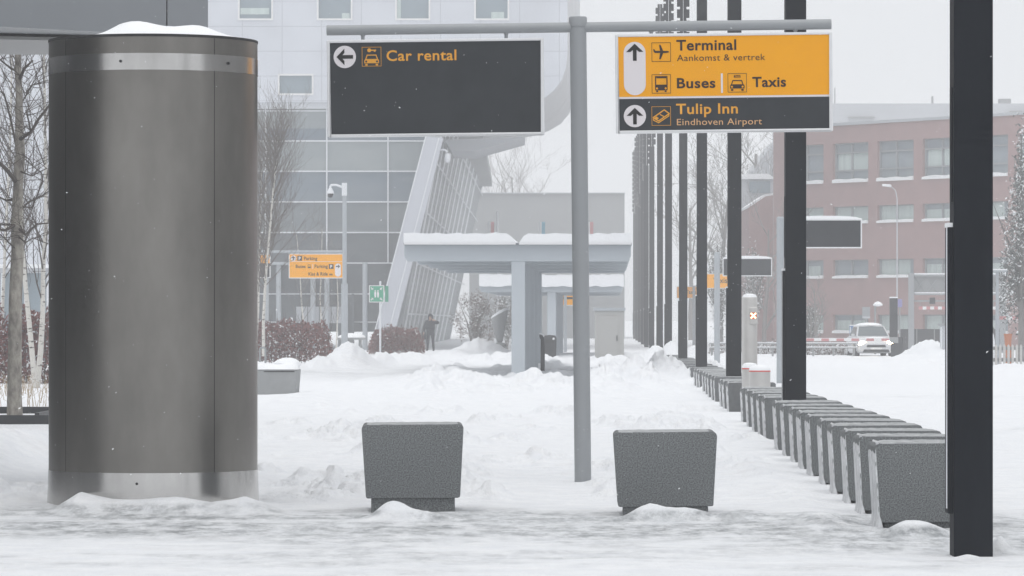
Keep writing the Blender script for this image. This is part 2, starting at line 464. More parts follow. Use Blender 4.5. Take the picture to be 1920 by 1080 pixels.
def ground_height(X, Y):
    h = 0.035 * fbm(X / 3.2, Y / 6.0, 3) + 0.010 * fbm(X / .5, Y / .8, 3)
    # trodden and ploughed lumps between the row and the beds
    pathx = X - (ROW_M * Y + ROW_X0)
    zone = sstep(31.5, 34, Y) * (1 - sstep(62, 76, Y)) * sstep(-9, -7.0, pathx) * (1 - sstep(-.7, -.2, pathx))
    patch = sstep(.02, .34, fbm(X / 1.5 + 4, Y / 5 + 1.3, 3))
    wx, wy = X + .12 * fbm(X / .3, Y / .3, 2), Y + .2 * fbm(X / .3 + 9, Y / .4, 2)
    lump = .40 * chunks(wx / .36, wy / .5, 3) + .26 * chunks(wx / .18, wy / .26, 8) + .16 * chunks(wx / .09, wy / .14, 15)
    h = h + zone * (patch * (0.03 * np.clip(ridged(X / .55, Y / .75, 4), 0, 1) ** 1.3 + 0.36 * lump + .02 * fbm(X / .09, Y / .12, 3)) + .03 * lump + .02 * fbm(X / 1.2, Y / 1.8, 2))
    zone2 = sstep(70, 84, Y) * (1 - sstep(150, 185, Y)) * sstep(-9, -7, pathx) * (1 - sstep(-.4, .6, pathx))
    lane = np.exp(-((Y - 113) / 9.0) ** 2) * (1 - sstep(3.6, 5.0, X - .0243 * Y + 2.3 + 0 * X)) 
    h = h + zone2 * (1 - lane) * sstep(-.25, .3, fbm(X / 2, Y / 9, 2)) * (.12 * np.clip(ridged(X / .9 + 3, Y / 2.2, 4), 0, 1) ** 1.2 + .34 * chunks(wx / .8, wy / 1.6, 9) + .2 * chunks(wx / .38, wy / .8, 12))
    for (px, d, hw, hd, ht, rg) in MOUNDS:
        cx = (px - 960) * d / F; w = hw * d / F
        q = ((X - cx) / w) ** 2 + ((Y - d) / hd) ** 2
        m = np.exp(-q * 1.3)
        sel = q < 6
        if not sel.any(): continue
        t = ht * m[sel]
        if rg > 0:
            s = max(.12, w * .35)
            t = t * (1 + rg * .8 * (ridged(X[sel] / s + px, Y[sel] / (s * 2.0), 4) - .45) + rg * .8 * (chunks(wx[sel] / (s * 1.1) + px, wy[sel] / (s * 1.5), 2) - .15) + rg * .45 * (chunks(wx[sel] / (s * .5) + px, wy[sel] / (s * .8), 6) - .12))
        h[sel] = np.maximum(h[sel], h[sel] * .3 + t) if ht > .2 else h[sel] + t
    # wind drift packed against the foot of the steel column
    zx = np.interp(X, [(p - 960) * 31.55 / F for p in (88, 104, 126, 150, 172, 205, 262, 330, 392, 430, 458, 492, 530)], [0, .02, .075, .140, .115, .085, .080, .104, .060, .085, .110, .055, 0])
    zx = zx + .006 * fbm(X / .25, Y / .3, 2)
    h = np.maximum(h, zx * np.where(Y < 31.5, np.exp(-((Y - 31.5) / .42) ** 2), np.exp(-((Y - 31.5) / .9) ** 2)) + h * .3)
    # the drive right of the row, brushed by tyres
    h = h + .02 * sstep(1.2, 2.5, pathx) * fbm(X / 1.1, Y / 14, 3)
    return h
def ground_at(x, y):
    return float(ground_height(np.array([float(x)]), np.array([float(y)]))[0])

ys = list(np.arange(15.5, 24, .22)) + list(np.arange(24, 38, .055)) + list(np.arange(38, 64, .08))
y = 64.0
while y < 190: ys.append(y); y *= 1.0055
while y < 5200: ys.append(y); y *= 1.05
ys = np.array(ys)
uf = np.linspace(-.136, .136, 470)
us = np.concatenate([[-20, -6, -2.5, -1.2, -.6, -.35, -.22, -.17], uf, [.17, .22, .35, .6, 1.2, 2.5, 6, 20]])
near = np.array([-400., -120, -40, -10, 5, 11])
Yg = np.concatenate([near, ys])
U, YY = np.meshgrid(us, Yg)
XX = U * np.maximum(YY, 15.5)
gx, gy = XX.ravel(), YY.ravel()
gz = ground_height(gx, gy)
nr, nc = YY.shape
me = bpy.data.meshes.new('snowy_ground')
ii = np.arange(nr * nc).reshape(nr, nc)
quads = np.stack([ii[:-1, :-1], ii[:-1, 1:], ii[1:, 1:], ii[1:, :-1]], -1).reshape(-1, 4)
me.vertices.add(nr * nc); me.vertices.foreach_set('co', np.stack([gx, gy, gz], -1).astype('f').ravel())
me.loops.add(len(quads) * 4); me.loops.foreach_set('vertex_index', quads.ravel().astype('i'))
me.polygons.add(len(quads)); me.polygons.foreach_set('loop_start', np.arange(0, len(quads) * 4, 4, dtype='i'))
me.polygons.foreach_set('use_smooth', np.ones(len(quads), dtype=bool))
me.update(); me.validate()
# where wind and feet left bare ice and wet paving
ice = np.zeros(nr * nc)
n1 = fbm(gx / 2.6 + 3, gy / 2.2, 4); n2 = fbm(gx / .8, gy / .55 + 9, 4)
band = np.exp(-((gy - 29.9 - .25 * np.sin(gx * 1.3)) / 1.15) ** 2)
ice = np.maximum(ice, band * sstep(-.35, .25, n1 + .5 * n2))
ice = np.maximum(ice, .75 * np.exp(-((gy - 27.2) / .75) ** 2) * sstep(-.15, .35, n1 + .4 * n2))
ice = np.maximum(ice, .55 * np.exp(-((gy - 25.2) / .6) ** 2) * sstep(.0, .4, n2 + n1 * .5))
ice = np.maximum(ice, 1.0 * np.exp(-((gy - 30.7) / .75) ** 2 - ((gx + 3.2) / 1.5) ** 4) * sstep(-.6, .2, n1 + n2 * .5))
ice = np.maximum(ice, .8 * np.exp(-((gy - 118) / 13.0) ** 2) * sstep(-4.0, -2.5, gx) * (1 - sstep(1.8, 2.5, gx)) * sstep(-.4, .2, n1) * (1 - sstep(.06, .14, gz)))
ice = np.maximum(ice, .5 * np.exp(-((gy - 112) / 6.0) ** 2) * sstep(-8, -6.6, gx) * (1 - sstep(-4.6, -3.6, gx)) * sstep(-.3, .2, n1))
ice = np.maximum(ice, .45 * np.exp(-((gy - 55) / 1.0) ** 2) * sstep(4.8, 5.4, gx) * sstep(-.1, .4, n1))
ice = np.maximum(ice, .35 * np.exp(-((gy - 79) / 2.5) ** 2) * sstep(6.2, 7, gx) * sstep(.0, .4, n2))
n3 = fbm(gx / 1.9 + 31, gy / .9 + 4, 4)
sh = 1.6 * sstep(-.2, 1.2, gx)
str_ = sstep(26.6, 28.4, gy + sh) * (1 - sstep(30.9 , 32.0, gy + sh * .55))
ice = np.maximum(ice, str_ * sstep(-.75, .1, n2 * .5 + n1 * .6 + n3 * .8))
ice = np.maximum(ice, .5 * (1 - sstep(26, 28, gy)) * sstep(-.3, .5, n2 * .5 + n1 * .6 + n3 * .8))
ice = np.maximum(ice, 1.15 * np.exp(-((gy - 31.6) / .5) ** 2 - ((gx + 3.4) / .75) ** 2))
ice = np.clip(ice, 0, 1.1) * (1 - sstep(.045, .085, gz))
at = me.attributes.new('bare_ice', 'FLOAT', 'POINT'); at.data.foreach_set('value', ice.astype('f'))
gm = bpy.data.materials.new('ground_snow'); gm.use_nodes = True
n, l = gm.node_tree.nodes, gm.node_tree.links
b = n['Principled BSDF']
tc = n.new('ShaderNodeTexCoord')
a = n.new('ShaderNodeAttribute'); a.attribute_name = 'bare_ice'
def noise(sc, det, rough=.6, st=(1, 1, 1)):
    mp = n.new('ShaderNodeMapping'); mp.inputs['Scale'].default_value = st
    l.new(tc.outputs['Object'], mp.inputs['Vector'])
    q = n.new('ShaderNodeTexNoise'); q.inputs['Scale'].default_value = sc; q.inputs['Detail'].default_value = det
    q.inputs['Roughness'].default_value = rough
    l.new(mp.outputs['Vector'], q.inputs['Vector']); return q.outputs['Fac']
def rng(s, a0, a1, b0, b1):
    q = n.new('ShaderNodeMapRange'); q.inputs[1].default_value = a0; q.inputs[2].default_value = a1
    q.inputs[3].default_value = b0; q.inputs[4].default_value = b1; l.new(s, q.inputs[0]); return q.outputs[0]
def mth(op, s, t):
    q = n.new('ShaderNodeMath'); q.operation = op
    for i, z in enumerate((s, t)):
        if isinstance(z, (int, float)): q.inputs[i].default_value = z
        else: l.new(z, q.inputs[i])
    return q.outputs[0]
def mixcol(f, A, B):
    q = n.new('ShaderNodeMix'); q.data_type = 'RGBA'
    l.new(f, q.inputs['Factor'])
    for k, z in (('A', A), ('B', B)):
        if isinstance(z, tuple): q.inputs[k].default_value = (*z, 1)
        else: l.new(z, q.inputs[k])
    return q.outputs['Result']
f1 = rng(noise(3.0, 8, .7), .38, .66, 0, 1)
fine = rng(noise(4.5, 8, .78, (1, .42, 1)), .42, .58, 0, 1)
icef = mth('MULTIPLY', a.outputs['Fac'], rng(fine, 0, 1, .22, 1.0))
snowc = mixcol(f1, SNOW, (0.77, 0.79, 0.825))
dirt = rng(noise(1.1, 6, .8), .55, .70, 0, .32)
snowc = mixcol(dirt, snowc, (0.63, 0.605, 0.60))
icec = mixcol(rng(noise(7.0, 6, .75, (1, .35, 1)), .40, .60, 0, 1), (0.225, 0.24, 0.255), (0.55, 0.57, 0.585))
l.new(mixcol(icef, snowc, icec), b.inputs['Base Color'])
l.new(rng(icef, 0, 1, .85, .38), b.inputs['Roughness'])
b.inputs['Specular IOR Level'].default_value = .25
bp = n.new('ShaderNodeBump'); bp.inputs['Strength'].default_value = .85; bp.inputs['Distance'].default_value = .05
hsum = mth('ADD', mth('MULTIPLY', noise(6.0, 8, .72, (1, .6, 1)), 1.0), mth('MULTIPLY', noise(24.0, 3, .6, (1, .5, 1)), .35))
l.new(hsum, bp.inputs['Height']); l.new(bp.outputs['Normal'], b.inputs['Normal'])
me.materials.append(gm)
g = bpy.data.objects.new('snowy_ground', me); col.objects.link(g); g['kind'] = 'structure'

# ------------------------------------------------------------------ steel column, front left
CX, CY, CR = GX(287.5, 32.6), 32.6, 0.848
t = thing('steel_column', 'wide round column clad in brushed dark steel with two shiny bands', 'column', (CX, CY, 0))
body = MB()
body.lathe((0, 0, 0), [(CR - .012, .20), (CR - .012, 3.50)], 96)
body.lathe((0, 0, 0), [(CR, .27), (CR, 3.472)], 1, cap=False) if False else None
# curved cladding sheets with open joints between them
def sheet(a0, a1, z0, z1, r=CR, m='brushed_steel', name='cladding_panel', par=None):
    q = MB(); k = max(8, int((a1 - a0) / R(3)))
    q.lathe((0, 0, 0), [(r, z0), (r, z1)], k, a0, a1, cap=False)
    return q.build(name, m, par, smooth=True)
core = MB(); core.lathe((0, 0, 0), [(CR - .014, -.1), (CR - .014, 3.765)], 96)
core.build('core', 'dark_gap', t, smooth=True)
JA = [math.acos((137 - 287.5) / 195.0), math.acos((413 - 287.5) / 195.0)]      # joints seen left and right of the front
ang = sorted([-JA[1], -JA[0], -JA[0] - 1.75, -JA[1] + 1.7])
ang = [a for a in ang] + [ang[0] + 2 * math.pi]
gap = .0035
ZB0, ZB1, ZU0, ZU1, ZT = .285, .2865, 3.505, 3.632, 3.765
for a0, a1 in zip(ang, ang[1:]):
    sheet(a0 + gap, a1 - gap, .283, 3.49, par=t)
    sheet(a0 + gap, a1 - gap, 3.618, 3.76, par=t)
bnd = MB(); bnd.lathe((0, 0, 0), [(CR + .003, 3.488), (CR + .003, 3.62)], 128, cap=False)
o = bnd.build('upper_band', 'polished_steel', t, smooth=True); o['label'] = 'shiny polished steel band near the top'
bnd = MB(); bnd.lathe((0, 0, 0), [(CR + .0155, -.1), (CR + .003, .284)], 128, cap=False)
o = bnd.build('base_band', 'polished_steel', t, smooth=True); o['label'] = 'shiny polished steel skirt at the foot'
riv = MB()
for a, z in ((-1.79, 3.556), (-.705, 3.556), (-1.635, .20)):
    if True:
        c = Vector((math.cos(a), math.sin(a), 0)) * (CR + .004)
        riv.tube([c + Vector((0, 0, z)), c * 1.010 + Vector((0, 0, z))], .011, 8)
riv.build('rivet', 'dark_gap', t)
rim = MB(); rim.lathe((0, 0, 0), [(CR + .004, 3.752), (CR + .004, 3.772), (CR - .03, 3.776), (0.001, 3.776)], 96)
rim.build('top_rim', 'dark_gap', t, smooth=True)
# snow heaped on top, two humps
N, M_ = 48, 14
sn = MB(); rings = []
for j in range(M_ + 1):
    r = (CR - .035) * j / M_
    pp = []
    for k in range(N):
        a = 2 * math.pi * k / N
        x, y2 = r * math.cos(a), r * math.sin(a)
        f = 1 - (j / M_) ** 5
        hh = .05 * math.exp(-((x + .12) / .26) ** 2) + .045 * math.exp(-((x - .42) / .2) ** 2) + .022 * math.exp(-((x - .1) / .55) ** 2)
        hh *= (1 - .25 * math.sin(y2 * 3 + 1))
        hh *= float(sstep(-.55, -.2, x))
        pp.append((x, y2, 3.777 + max(.0005, hh * f * 1.75)))
    rings.append(sn.pts(pp))
for a, b2 in zip(rings, rings[1:]):
    for k in range(N): sn.face((a + k, b2 + k, b2 + (k + 1) % N, a + (k + 1) % N))
sn.build('snow_cap', 'snow', t, smooth=True)

# ------------------------------------------------------------------ flat canopy of the building at the left edge
t = thing('canopy_building', 'grey panelled canopy roof reaching in from the left behind the round column', 'building', (-9, 36, 0))
O = (-9, 36, 0)
zc = 4.045
A0 = (GX(390, 36.0), 36.0); A1 = (GX(313, 35.73), 35.73); A2 = (GX(-40, 34.57), 34.57); A3 = (-11.0, 33.3)
B0 = (GX(390, 37.6), 37.6); B3 = (-11.0, 37.6)
def slab(mb, pl, z0, z1): mb.prism([(x, y, z0) for x, y in pl], (0, 0, z1 - z0))
def lerp2(a, b, t): return (a[0] + (b[0] - a[0]) * t, a[1] + (b[1] - a[1]) * t)
ee = .004 / 1.6
m = MB(off=O); slab(m, [A0, lerp2(A1, A0, .012), (A1[0] + .005, 37.5), B0], zc, 5.0); m.build('fascia_panel', 'canopy_panel', t)
m = MB(off=O); slab(m, [lerp2(A1, A2, .004), A2, A3, (-11.0, 37.5), (A1[0] - .005, 37.5)], zc, 5.0); m.build('fascia_panel', 'canopy_panel', t)
m = MB(off=O); slab(m, [(A0[0] - .05, 36.06), (A3[0], A3[1] + .06), (-11.0, 36.0), (A0[0] - .05, 36.08)], zc - .02, zc - .001); m.build('shadow_gap', 'dark_gap', t)
m = MB(off=O); slab(m, [(A0[0] - .03, 36.10), (-11.0, 33.6), B3, B0], zc - .05, zc - .022); m.build('soffit', 'canopy_soffit', t)
m = MB(off=O); m.box(-30, -11.05, 25.5, 62, -.1, 9.0); m.build('wall', 'dark_cladding', t)  # unseen dark wall, added for the column's left side to reflect

# ------------------------------------------------------------------ granite blocks
def wob(rnd, a): return rnd.uniform(-a, a)
def block_parts(root, seed, crust, far=False):
    """granite block: top .79 wide, tapering down, on a smaller plinth; front face at y = 0, depth .73"""
    rnd = random.Random(seed)
    g = 'granite_far' if far else 'granite'
    m = MB(); lp = []
    for cx, cz, r, q0 in ((.366, .095, .018, -90), (.395, .665, .034, 0), (-.395, .665, .034, 90), (-.366, .095, .018, 180)):
        sx = 1 if cx > 0 else -1; sz_ = 1 if cz > .3 else -1
        for i in range(6):
            a_ = R(q0 + 90 * i / 5); lp.append((cx - sx * r + r * math.cos(a_), 0, cz - sz_ * r + r * math.sin(a_)))
    lp = [(x + wob(rnd, .0012), y, z + wob(rnd, .0012)) for x, y, z in lp]
    m.prism(lp, (0, .73, 0))
    m.build('body', g, root, smooth=True, bevel=.011, seg=2)
    m = MB(); m.box(-.325, .325, .045, .685, -.12, .0945); m.build('plinth', g, root, bevel=.006, seg=1)
    if far and not crust: return
    # wind-packed snow on the top, thin and irregular
    m = MB(); nx, ny = 18, 8; idx = {}
    for i in range(nx + 1):
        for j in range(ny + 1):
            x = -.356 + .712 * i / nx; y2 = .008 + .714 * j / ny
            e = min(1, 6 * min(i / nx, 1 - i / nx, j / ny, 1 - j / ny) + .0)
            hh = .666 + (.005 + .008 * rnd.random() if crust else .002 + .003 * rnd.random()) * e ** .5
            if i in (0, nx) or j in (0, ny): hh = .6645
            idx[i, j] = m.pts([(x, y2, hh)])
    for i in range(nx):
        for j in range(ny): m.face((idx[i, j], idx[i + 1, j], idx[i + 1, j + 1], idx[i, j + 1]))
    m.build('snow_cap', 'frost_thin', root, smooth=True)
    if crust:
        # snow plastered along the windward side, tapering with the block and thicker at the foot
        m = MB(); nz, ny = 16, 7; idx = {}
        for k in range(nz + 1):
            z = .02 + .655 * k / nz
            half = .366 + .029 * max(0, z - .095) / .57
            for j in range(ny + 1):
                y2 = -.006 + .738 * j / ny
                e = 0.0 if k == nz else 1.0
                th = (.001 + .006 * rnd.random() + .03 * max(0, 1 - z / .13)) * e
                if j in (0, ny): th *= .35
                idx[k, j] = m.pts([(-half - th + (.040 if k == nz else (.010 if k == nz - 1 else 0)), y2 + (wob(rnd, .004) if j == 0 else 0) + (.008 if j == 0 else 0), z + (.002 if k == nz else 0))])
        for k in range(nz):
            for j in range(ny): m.face((idx[k, j], idx[k + 1, j], idx[k + 1, j + 1], idx[k, j + 1]))
        b0 = [m.pts([(-(.366 + .029 * max(0, .655 * k / nz - .075) / .57) + .007 + .003 * rnd.random() + .03 * max(0, 1 - k / 3), -.003, .02 + .655 * k / nz)]) for k in range(nz + 1)]
        for k in range(nz): m.face((idx[k, 0], b0[k], b0[k + 1], idx[k + 1, 0]))
        m.build('snow_crust', 'frost', root, smooth=True)

for (px, d, zt, lab) in ((774.5, 31.0, .700, 'speckled granite block with a snow wedge at its foot, standing left of the sign post'),
                         (1248.5, 30.6, .652, 'speckled granite block right of the sign post with snow drifted over its plinth')):
    o = thing('granite_block', lab, 'granite block', (GX(px, d), d, zt - .675), group='granite blocks across the path')
    block_parts(o, int(px), False)
    o.rotation_euler = (0, R(-.35), R(1.5 if px < 900 else -1.0))
# the long row along the drive; left edge measured in the photograph
lefts = [1628, 1597, 1572, 1548, 1527, 1506, 1490, 1474, 1459, 1445, 1427, 1414, 1403, 1393, 1383, 1357.6, 1350, 1344, 1333, 1328, 1322, 1317, 1312, 1306, 1301, 1297,
         1290, 1283, 1276, 1270, 1264, 1258, 1252, 1247, 1242]
GRP = 'granite blocks in the long row along the drive'
def row_label(i):
    k = i + 1
    extra = {0: 'nearest granite block of the long row, half hidden by the thickest dark mast', 1: 'granite block second from the front of the long row, snow crusted on its left side',
             9: 'granite block of the long row just in front of the second dark mast', 10: 'granite block of the long row just behind the second dark mast',
             14: 'granite block of the long row in front of the two red-rimmed steel bollards', 15: 'wide-faced granite block just beyond the gap with the steel bollards'}
    return extra.get(i, '%s granite block counted from the near end of the long row' % ORD[k] if k <= 30 else 'thin granite block half buried in snow, %s in the long row' % ('thirty-' + ORD[k - 30]))
proto_block = proto_far = None
for i, lx in enumerate(lefts):
    d = 28.8 * 486.0 / (lx - 1142.0)
    if i == 10: d = 49.6
    zt = .632 - .0036 * (d - 28.8) if d < 95 else .39 - .0022 * (d - 95)
    zt = max(zt, .16)
    X = ROW_X0 + ROW_M * d
    lab = row_label(i)
    if d < 60:
        if proto_block is None:
            o = proto_block = thing('granite_block', lab, 'granite block', group=GRP); block_parts(o, 5, True)
        else: o = copy_tree(proto_block, label=lab)
    else:
        if proto_far is None:
            o = proto_far = thing('granite_block', lab, 'granite block', group=GRP); block_parts(o, 6, True, True)
        else: o = copy_tree(proto_far, label=lab)
    o.location = (X, d, zt - .685)
    o.rotation_euler = (R(random.uniform(-.5, .5)), R(random.uniform(-.5, .5)), R(-1.39 + random.uniform(-.5, .5)))

# ------------------------------------------------------------------ tall dark masts in the row
masts = [(1821, 25.5), (1491, 48.0), (1377, 74.0), (1316, 98.5), (1281, 123), (1253.5, 147), (1237.5, 171), (1222, 196), (1212, 220), (1205.5, 244), (1199.5, 269), (1194.5, 293), (1190, 318)]
def mast_parts(root):
    w = .124
    m = MB(); m.box(-w, w, -w, w, -.3, 10.0); m.build('shaft', 'mast_paint', root, bevel=.006, seg=2)
    m = MB(); m.box(-w - .034, -w + .001, -.085, .085, .27, 2.09); m.build('access_cover', 'mast_paint', root, bevel=.004, seg=1)
    m = MB(); m.box(-w - .0365, -w - .0335, -.05, .0, .30, 2.092)
    m.box(-w - .036, -w - .002, -.086, .09, 2.0905, 2.118); m.build('snow_strip', 'snow', root, bevel=.006, seg=2)
    m = MB(); m.box(-w - .008, -w + .001, -.05, .05, 2.25, 2.98); m.build('upper_cover', 'mast_paint', root)
    m = MB()
    m.box(-.098, -.008, -.06, .06, 10.001, 15.0); m.box(.008, .098, -.06, .06, 10.001, 15.0)
    z = 10.1
    while z < 14.9:
        m.box(-.19, -.099, -.055, .055, z, z + .26); m.box(.099, .19, -.055, .055, z, z + .26)
        z += .345
    m.build('slotted_head', 'mast_paint', root)
proto = None
for i, (px, d) in enumerate(masts):
    lab = ['thickest dark steel mast at the right edge of the view, nearest of its row', 'second dark steel mast from the front, rising between granite blocks beside the grey sign pole',
           'third dark steel mast from the front, left of the lit red cross'][i] if i < 3 else '%s dark steel mast counted from the near end of its row' % ORD[i + 1]
    if proto is None:
        o = proto = thing('steel_mast', lab, 'mast', group='tall dark masts in a row along the drive'); mast_parts(o)
    else: o = copy_tree(proto, label=lab)
    o.location = (GX(px, d), d, 0)
# ------------------------------------------------------------------ lettering and pictograms
def text_mesh(s, bold):
    cu = bpy.data.curves.new('lettering', 'FONT')
    cu.body = s; cu.size = 1.0; cu.offset = bold; cu.extrude = 0.0; cu.resolution_u = 4
    cu.space_character = 1.06
    o = bpy.data.objects.new('lettering', cu); col.objects.link(o)
    dg = bpy.context.evaluated_depsgraph_get()
    me = bpy.data.meshes.new_from_object(o.evaluated_get(dg))
    bpy.data.objects.remove(o); bpy.data.curves.remove(cu)
    return me
_cap = {}
def cap_h(bold):
    if bold not in _cap:
        me = text_mesh('T', bold); _cap[bold] = max(v.co.y for v in me.vertices); bpy.data.meshes.remove(me)
    return _cap[bold]
def lettering(s, x0, x1, zb, cap, y, m, parent, bold=0.02, label=None):
    """words s between x0 and x1 on baseline zb, capitals `cap` tall, on the plane y (facing -y)"""
    me = text_mesh(s, bold)
    xs = [v.co.x for v in me.vertices]; a, b2 = min(xs), max(xs)
    sx = (x1 - x0) / (b2 - a); sz = cap / cap_h(bold)
    for v in me.vertices: v.co = Vector((x0 + (v.co.x - a) * sx, y, zb + v.co.y * sz))
    me.materials.clear(); me.materials.append(MATS[m])
    o = bpy.data.objects.new('lettering', me); col.objects.link(o); o.parent = parent
    if label: o['label'] = label
    return o
def fl(mb, pts, y, th=.002):
    mb.prism([(x, y, z) for x, z in pts], (0, -th, 0))
def disc_pts(cx, cz, r, n=40): return [(cx + r * math.cos(2 * math.pi * k / n), cz + r * math.sin(2 * math.pi * k / n)) for k in range(n)]
def pill_pts(cx, z0, z1, r, n=16):
    return [(cx + r * math.cos(math.pi * k / n), z1 - r + r * math.sin(math.pi * k / n)) for k in range(n + 1)] + \
           [(cx + r * math.cos(math.pi + math.pi * k / n), z0 + r + r * math.sin(math.pi + math.pi * k / n)) for k in range(n + 1)]
def arrow(mb, cx, cz, s, ang, y, w=.135):
    """arrow with open chevron head, tip towards ang; s = full length"""
    ca, sa = math.cos(ang), math.sin(ang)
    def T(u, v): return (cx + u * ca - v * sa, cz + u * sa + v * ca)
    tip = .5
    hw = w * 1.0
    fl(mb, [T(a * s, b * s) for a, b in ((tip - .14, w * .55), (-.5, w * .55), (-.5, -w * .55), (tip - .14, -w * .55))], y)
    for sg in (1, -1):
        pts = [(tip, 0), (.02, sg * .50), (.02, sg * .50 - sg * .25), (tip - .27, 0)]
        p = [T(a * s, b * s) for a, b in pts]
        if sg < 0: p.reverse()
        fl(mb, p, y - .0004 * (1 + sg))
def frame_sq(mb, x0, x1, z0, z1, w, y):
    fl(mb, [(x0, z0), (x1, z0), (x1, z0 + w), (x0, z0 + w)], y); fl(mb, [(x0, z1 - w), (x1, z1 - w), (x1, z1), (x0, z1)], y)
    fl(mb, [(x0, z0 + w), (x0 + w, z0 + w), (x0 + w, z1 - w), (x0, z1 - w)], y); fl(mb, [(x1 - w, z0 + w), (x1, z0 + w), (x1, z1 - w), (x1 - w, z1 - w)], y)
def stroke(mb, pts, w, y):
    for k, (a, b2) in enumerate(zip(pts, pts[1:])):
        dx, dz = b2[0] - a[0], b2[1] - a[1]; q = math.hypot(dx, dz) or 1
        nx, nz = -dz / q * w / 2, dx / q * w / 2; ex, ez = dx / q * w * .3, dz / q * w * .3
        fl(mb, [(a[0] - ex + nx, a[1] - ez + nz), (a[0] - ex - nx, a[1] - ez - nz), (b2[0] + ex - nx, b2[1] + ez - nz), (b2[0] + ex + nx, b2[1] + ez + nz)], y - .0002 * (k % 3))
def pict(kind, x0, x1, z0, z1, y, fg, bgm, parent, framed=True, lw=.03):
    """pictogram of the given kind in the square x0..x1, z0..z1"""
    s = x1 - x0
    q = lambda pts: [(x0 + a * s, z0 + b2 * s) for a, b2 in pts]
    m = MB()
    if framed: frame_sq(m, x0, x1, z0, z1, lw * s * .7, y)
    if kind in ('car_key', 'taxi', 'car'):
        zo = -.04 if kind == 'car_key' else 0.0
        stroke(m, q([(.18, .36 + zo), (.27, .62 + zo), (.73, .62 + zo), (.82, .36 + zo)]), .05 * s, y)
        fl(m, q([(.12, .20 + zo), (.88, .20 + zo), (.88, .34 + zo), (.83, .42 + zo), (.17, .42 + zo), (.12, .34 + zo)]), y - .0008)
        fl(m, q([(.17, .08 + zo), (.29, .08 + zo), (.29, .17 + zo), (.17, .17 + zo)]), y); fl(m, q([(.71, .08 + zo), (.83, .08 + zo), (.83, .17 + zo), (.71, .17 + zo)]), y)
        if kind == 'car_key':
            fl(m, [(x0 + .38 * s + a, z0 + .83 * s + b2) for a, b2 in disc_pts(0, 0, .10 * s, 16)], y)
            fl(m, q([(.47, .80), (.74, .80), (.74, .86), (.47, .86)]), y); fl(m, q([(.62, .75), (.70, .75), (.70, .80), (.62, .80)]), y)
        if kind == 'taxi':
            fl(m, q([(.32, .78), (.68, .78), (.66, .91), (.34, .91)]), y)
    elif kind == 'bus':
        stroke(m, q([(.20, .24), (.20, .88), (.80, .88), (.80, .24)]), .055 * s, y)
        fl(m, q([(.18, .16), (.82, .16), (.82, .46), (.18, .46)]), y - .0008); fl(m, q([(.24, .80), (.76, .80), (.76, .87), (.24, .87)]), y - .0004)
        fl(m, q([(.23, .07), (.33, .07), (.33, .15), (.23, .15)]), y); fl(m, q([(.67, .07), (.77, .07), (.77, .15), (.67, .15)]), y)
    elif kind == 'plane':
        fl(m, q([(.10, .54), (.16, .46), (.70, .45), (.86, .47), (.92, .51), (.86, .55), (.70, .56), (.16, .57)]), y)
        fl(m, q([(.44, .57), (.60, .57), (.47, .88), (.39, .88)]), y - .0004); fl(m, q([(.39, .13), (.47, .13), (.60, .45), (.44, .45)]), y - .0004)
        fl(m, q([(.08, .66), (.13, .66), (.21, .55), (.10, .55)]), y - .0008)
    elif kind == 'bed':
        stroke(m, q([(.08, .42), (.66, .82), (.92, .62), (.36, .24), (.08, .42)]), .06 * s, y)
        stroke(m, q([(.44, .58), (.62, .48)]), .05 * s, y - .001); stroke(m, q([(.10, .40), (.10, .28), (.36, .15), (.90, .50), (.90, .58)]), .05 * s, y - .001)
        fl(m, q([(.10, .38), (.24, .30), (.38, .38), (.25, .48)]), y - .0012)
    elif kind == 'parking':
        fl(m, q([(.0, .0), (1, .0), (1, 1), (.0, 1)]), y)
        o = m.build('pictogram', fg, parent)
        lettering('P', x0 + .28 * s, x0 + .74 * s, z0 + .18 * s, .66 * s, y - .0035, bgm, o, .05)
        return o
    return m.build('pictogram', fg, parent)

def knock(parent, kind, x0, x1, z0, z1, y, m):
    """light lamps cut out of a dark vehicle pictogram"""
    s = x1 - x0; mb = MB()
    zc = {'taxi': .29, 'bus': .26, 'car_key': .25}[kind]
    for cx in ((.27, .73) if kind == 'bus' else (.22, .78)):
        fl(mb, [(x0 + cx * s + a, z0 + zc * s + b2) for a, b2 in disc_pts(0, 0, .055 * s, 14)], y - .003)
    mb.build('lamp_dot', m, parent)

# ------------------------------------------------------------------ the big direction sign
SD = 37.1; SS = F / SD
TH = R(.62)
def L(px, py):
    dx, dz = (px - 1093.0) / SS, (903.0 - py) / SS
    return (dx * math.cos(TH) + dz * math.sin(TH), -dx * math.sin(TH) + dz * math.cos(TH))
t = thing('direction_sign', 'large grey sign post with a dark car rental panel and an orange terminal panel', 'sign', (GX(1093, SD), SD, 0), (0, -TH, R(-1.2)))
m = MB(); m.lathe((0, 0, 0), [(.0775, -.2), (.0775, 4.235)], 40); m.build('post', 'post_paint', t, smooth=True)
m = MB(); m.lathe((0, 0, 0), [(.084, 4.222), (.0845, 4.24), (.0845, 4.30), (.078, 4.312), (.0, 4.316)], 40); m.build('post_cap', 'post_paint', t, smooth=True)
zb = L(1085, 51)[1]
xl, xr = L(612, 57)[0], L(1558, 45.5)[0]
m = MB(); m.tube([(xl, 0, zb), (xr, 0, zb)], .0475, 28); m.build('crossbar', 'post_paint', t, smooth=True)
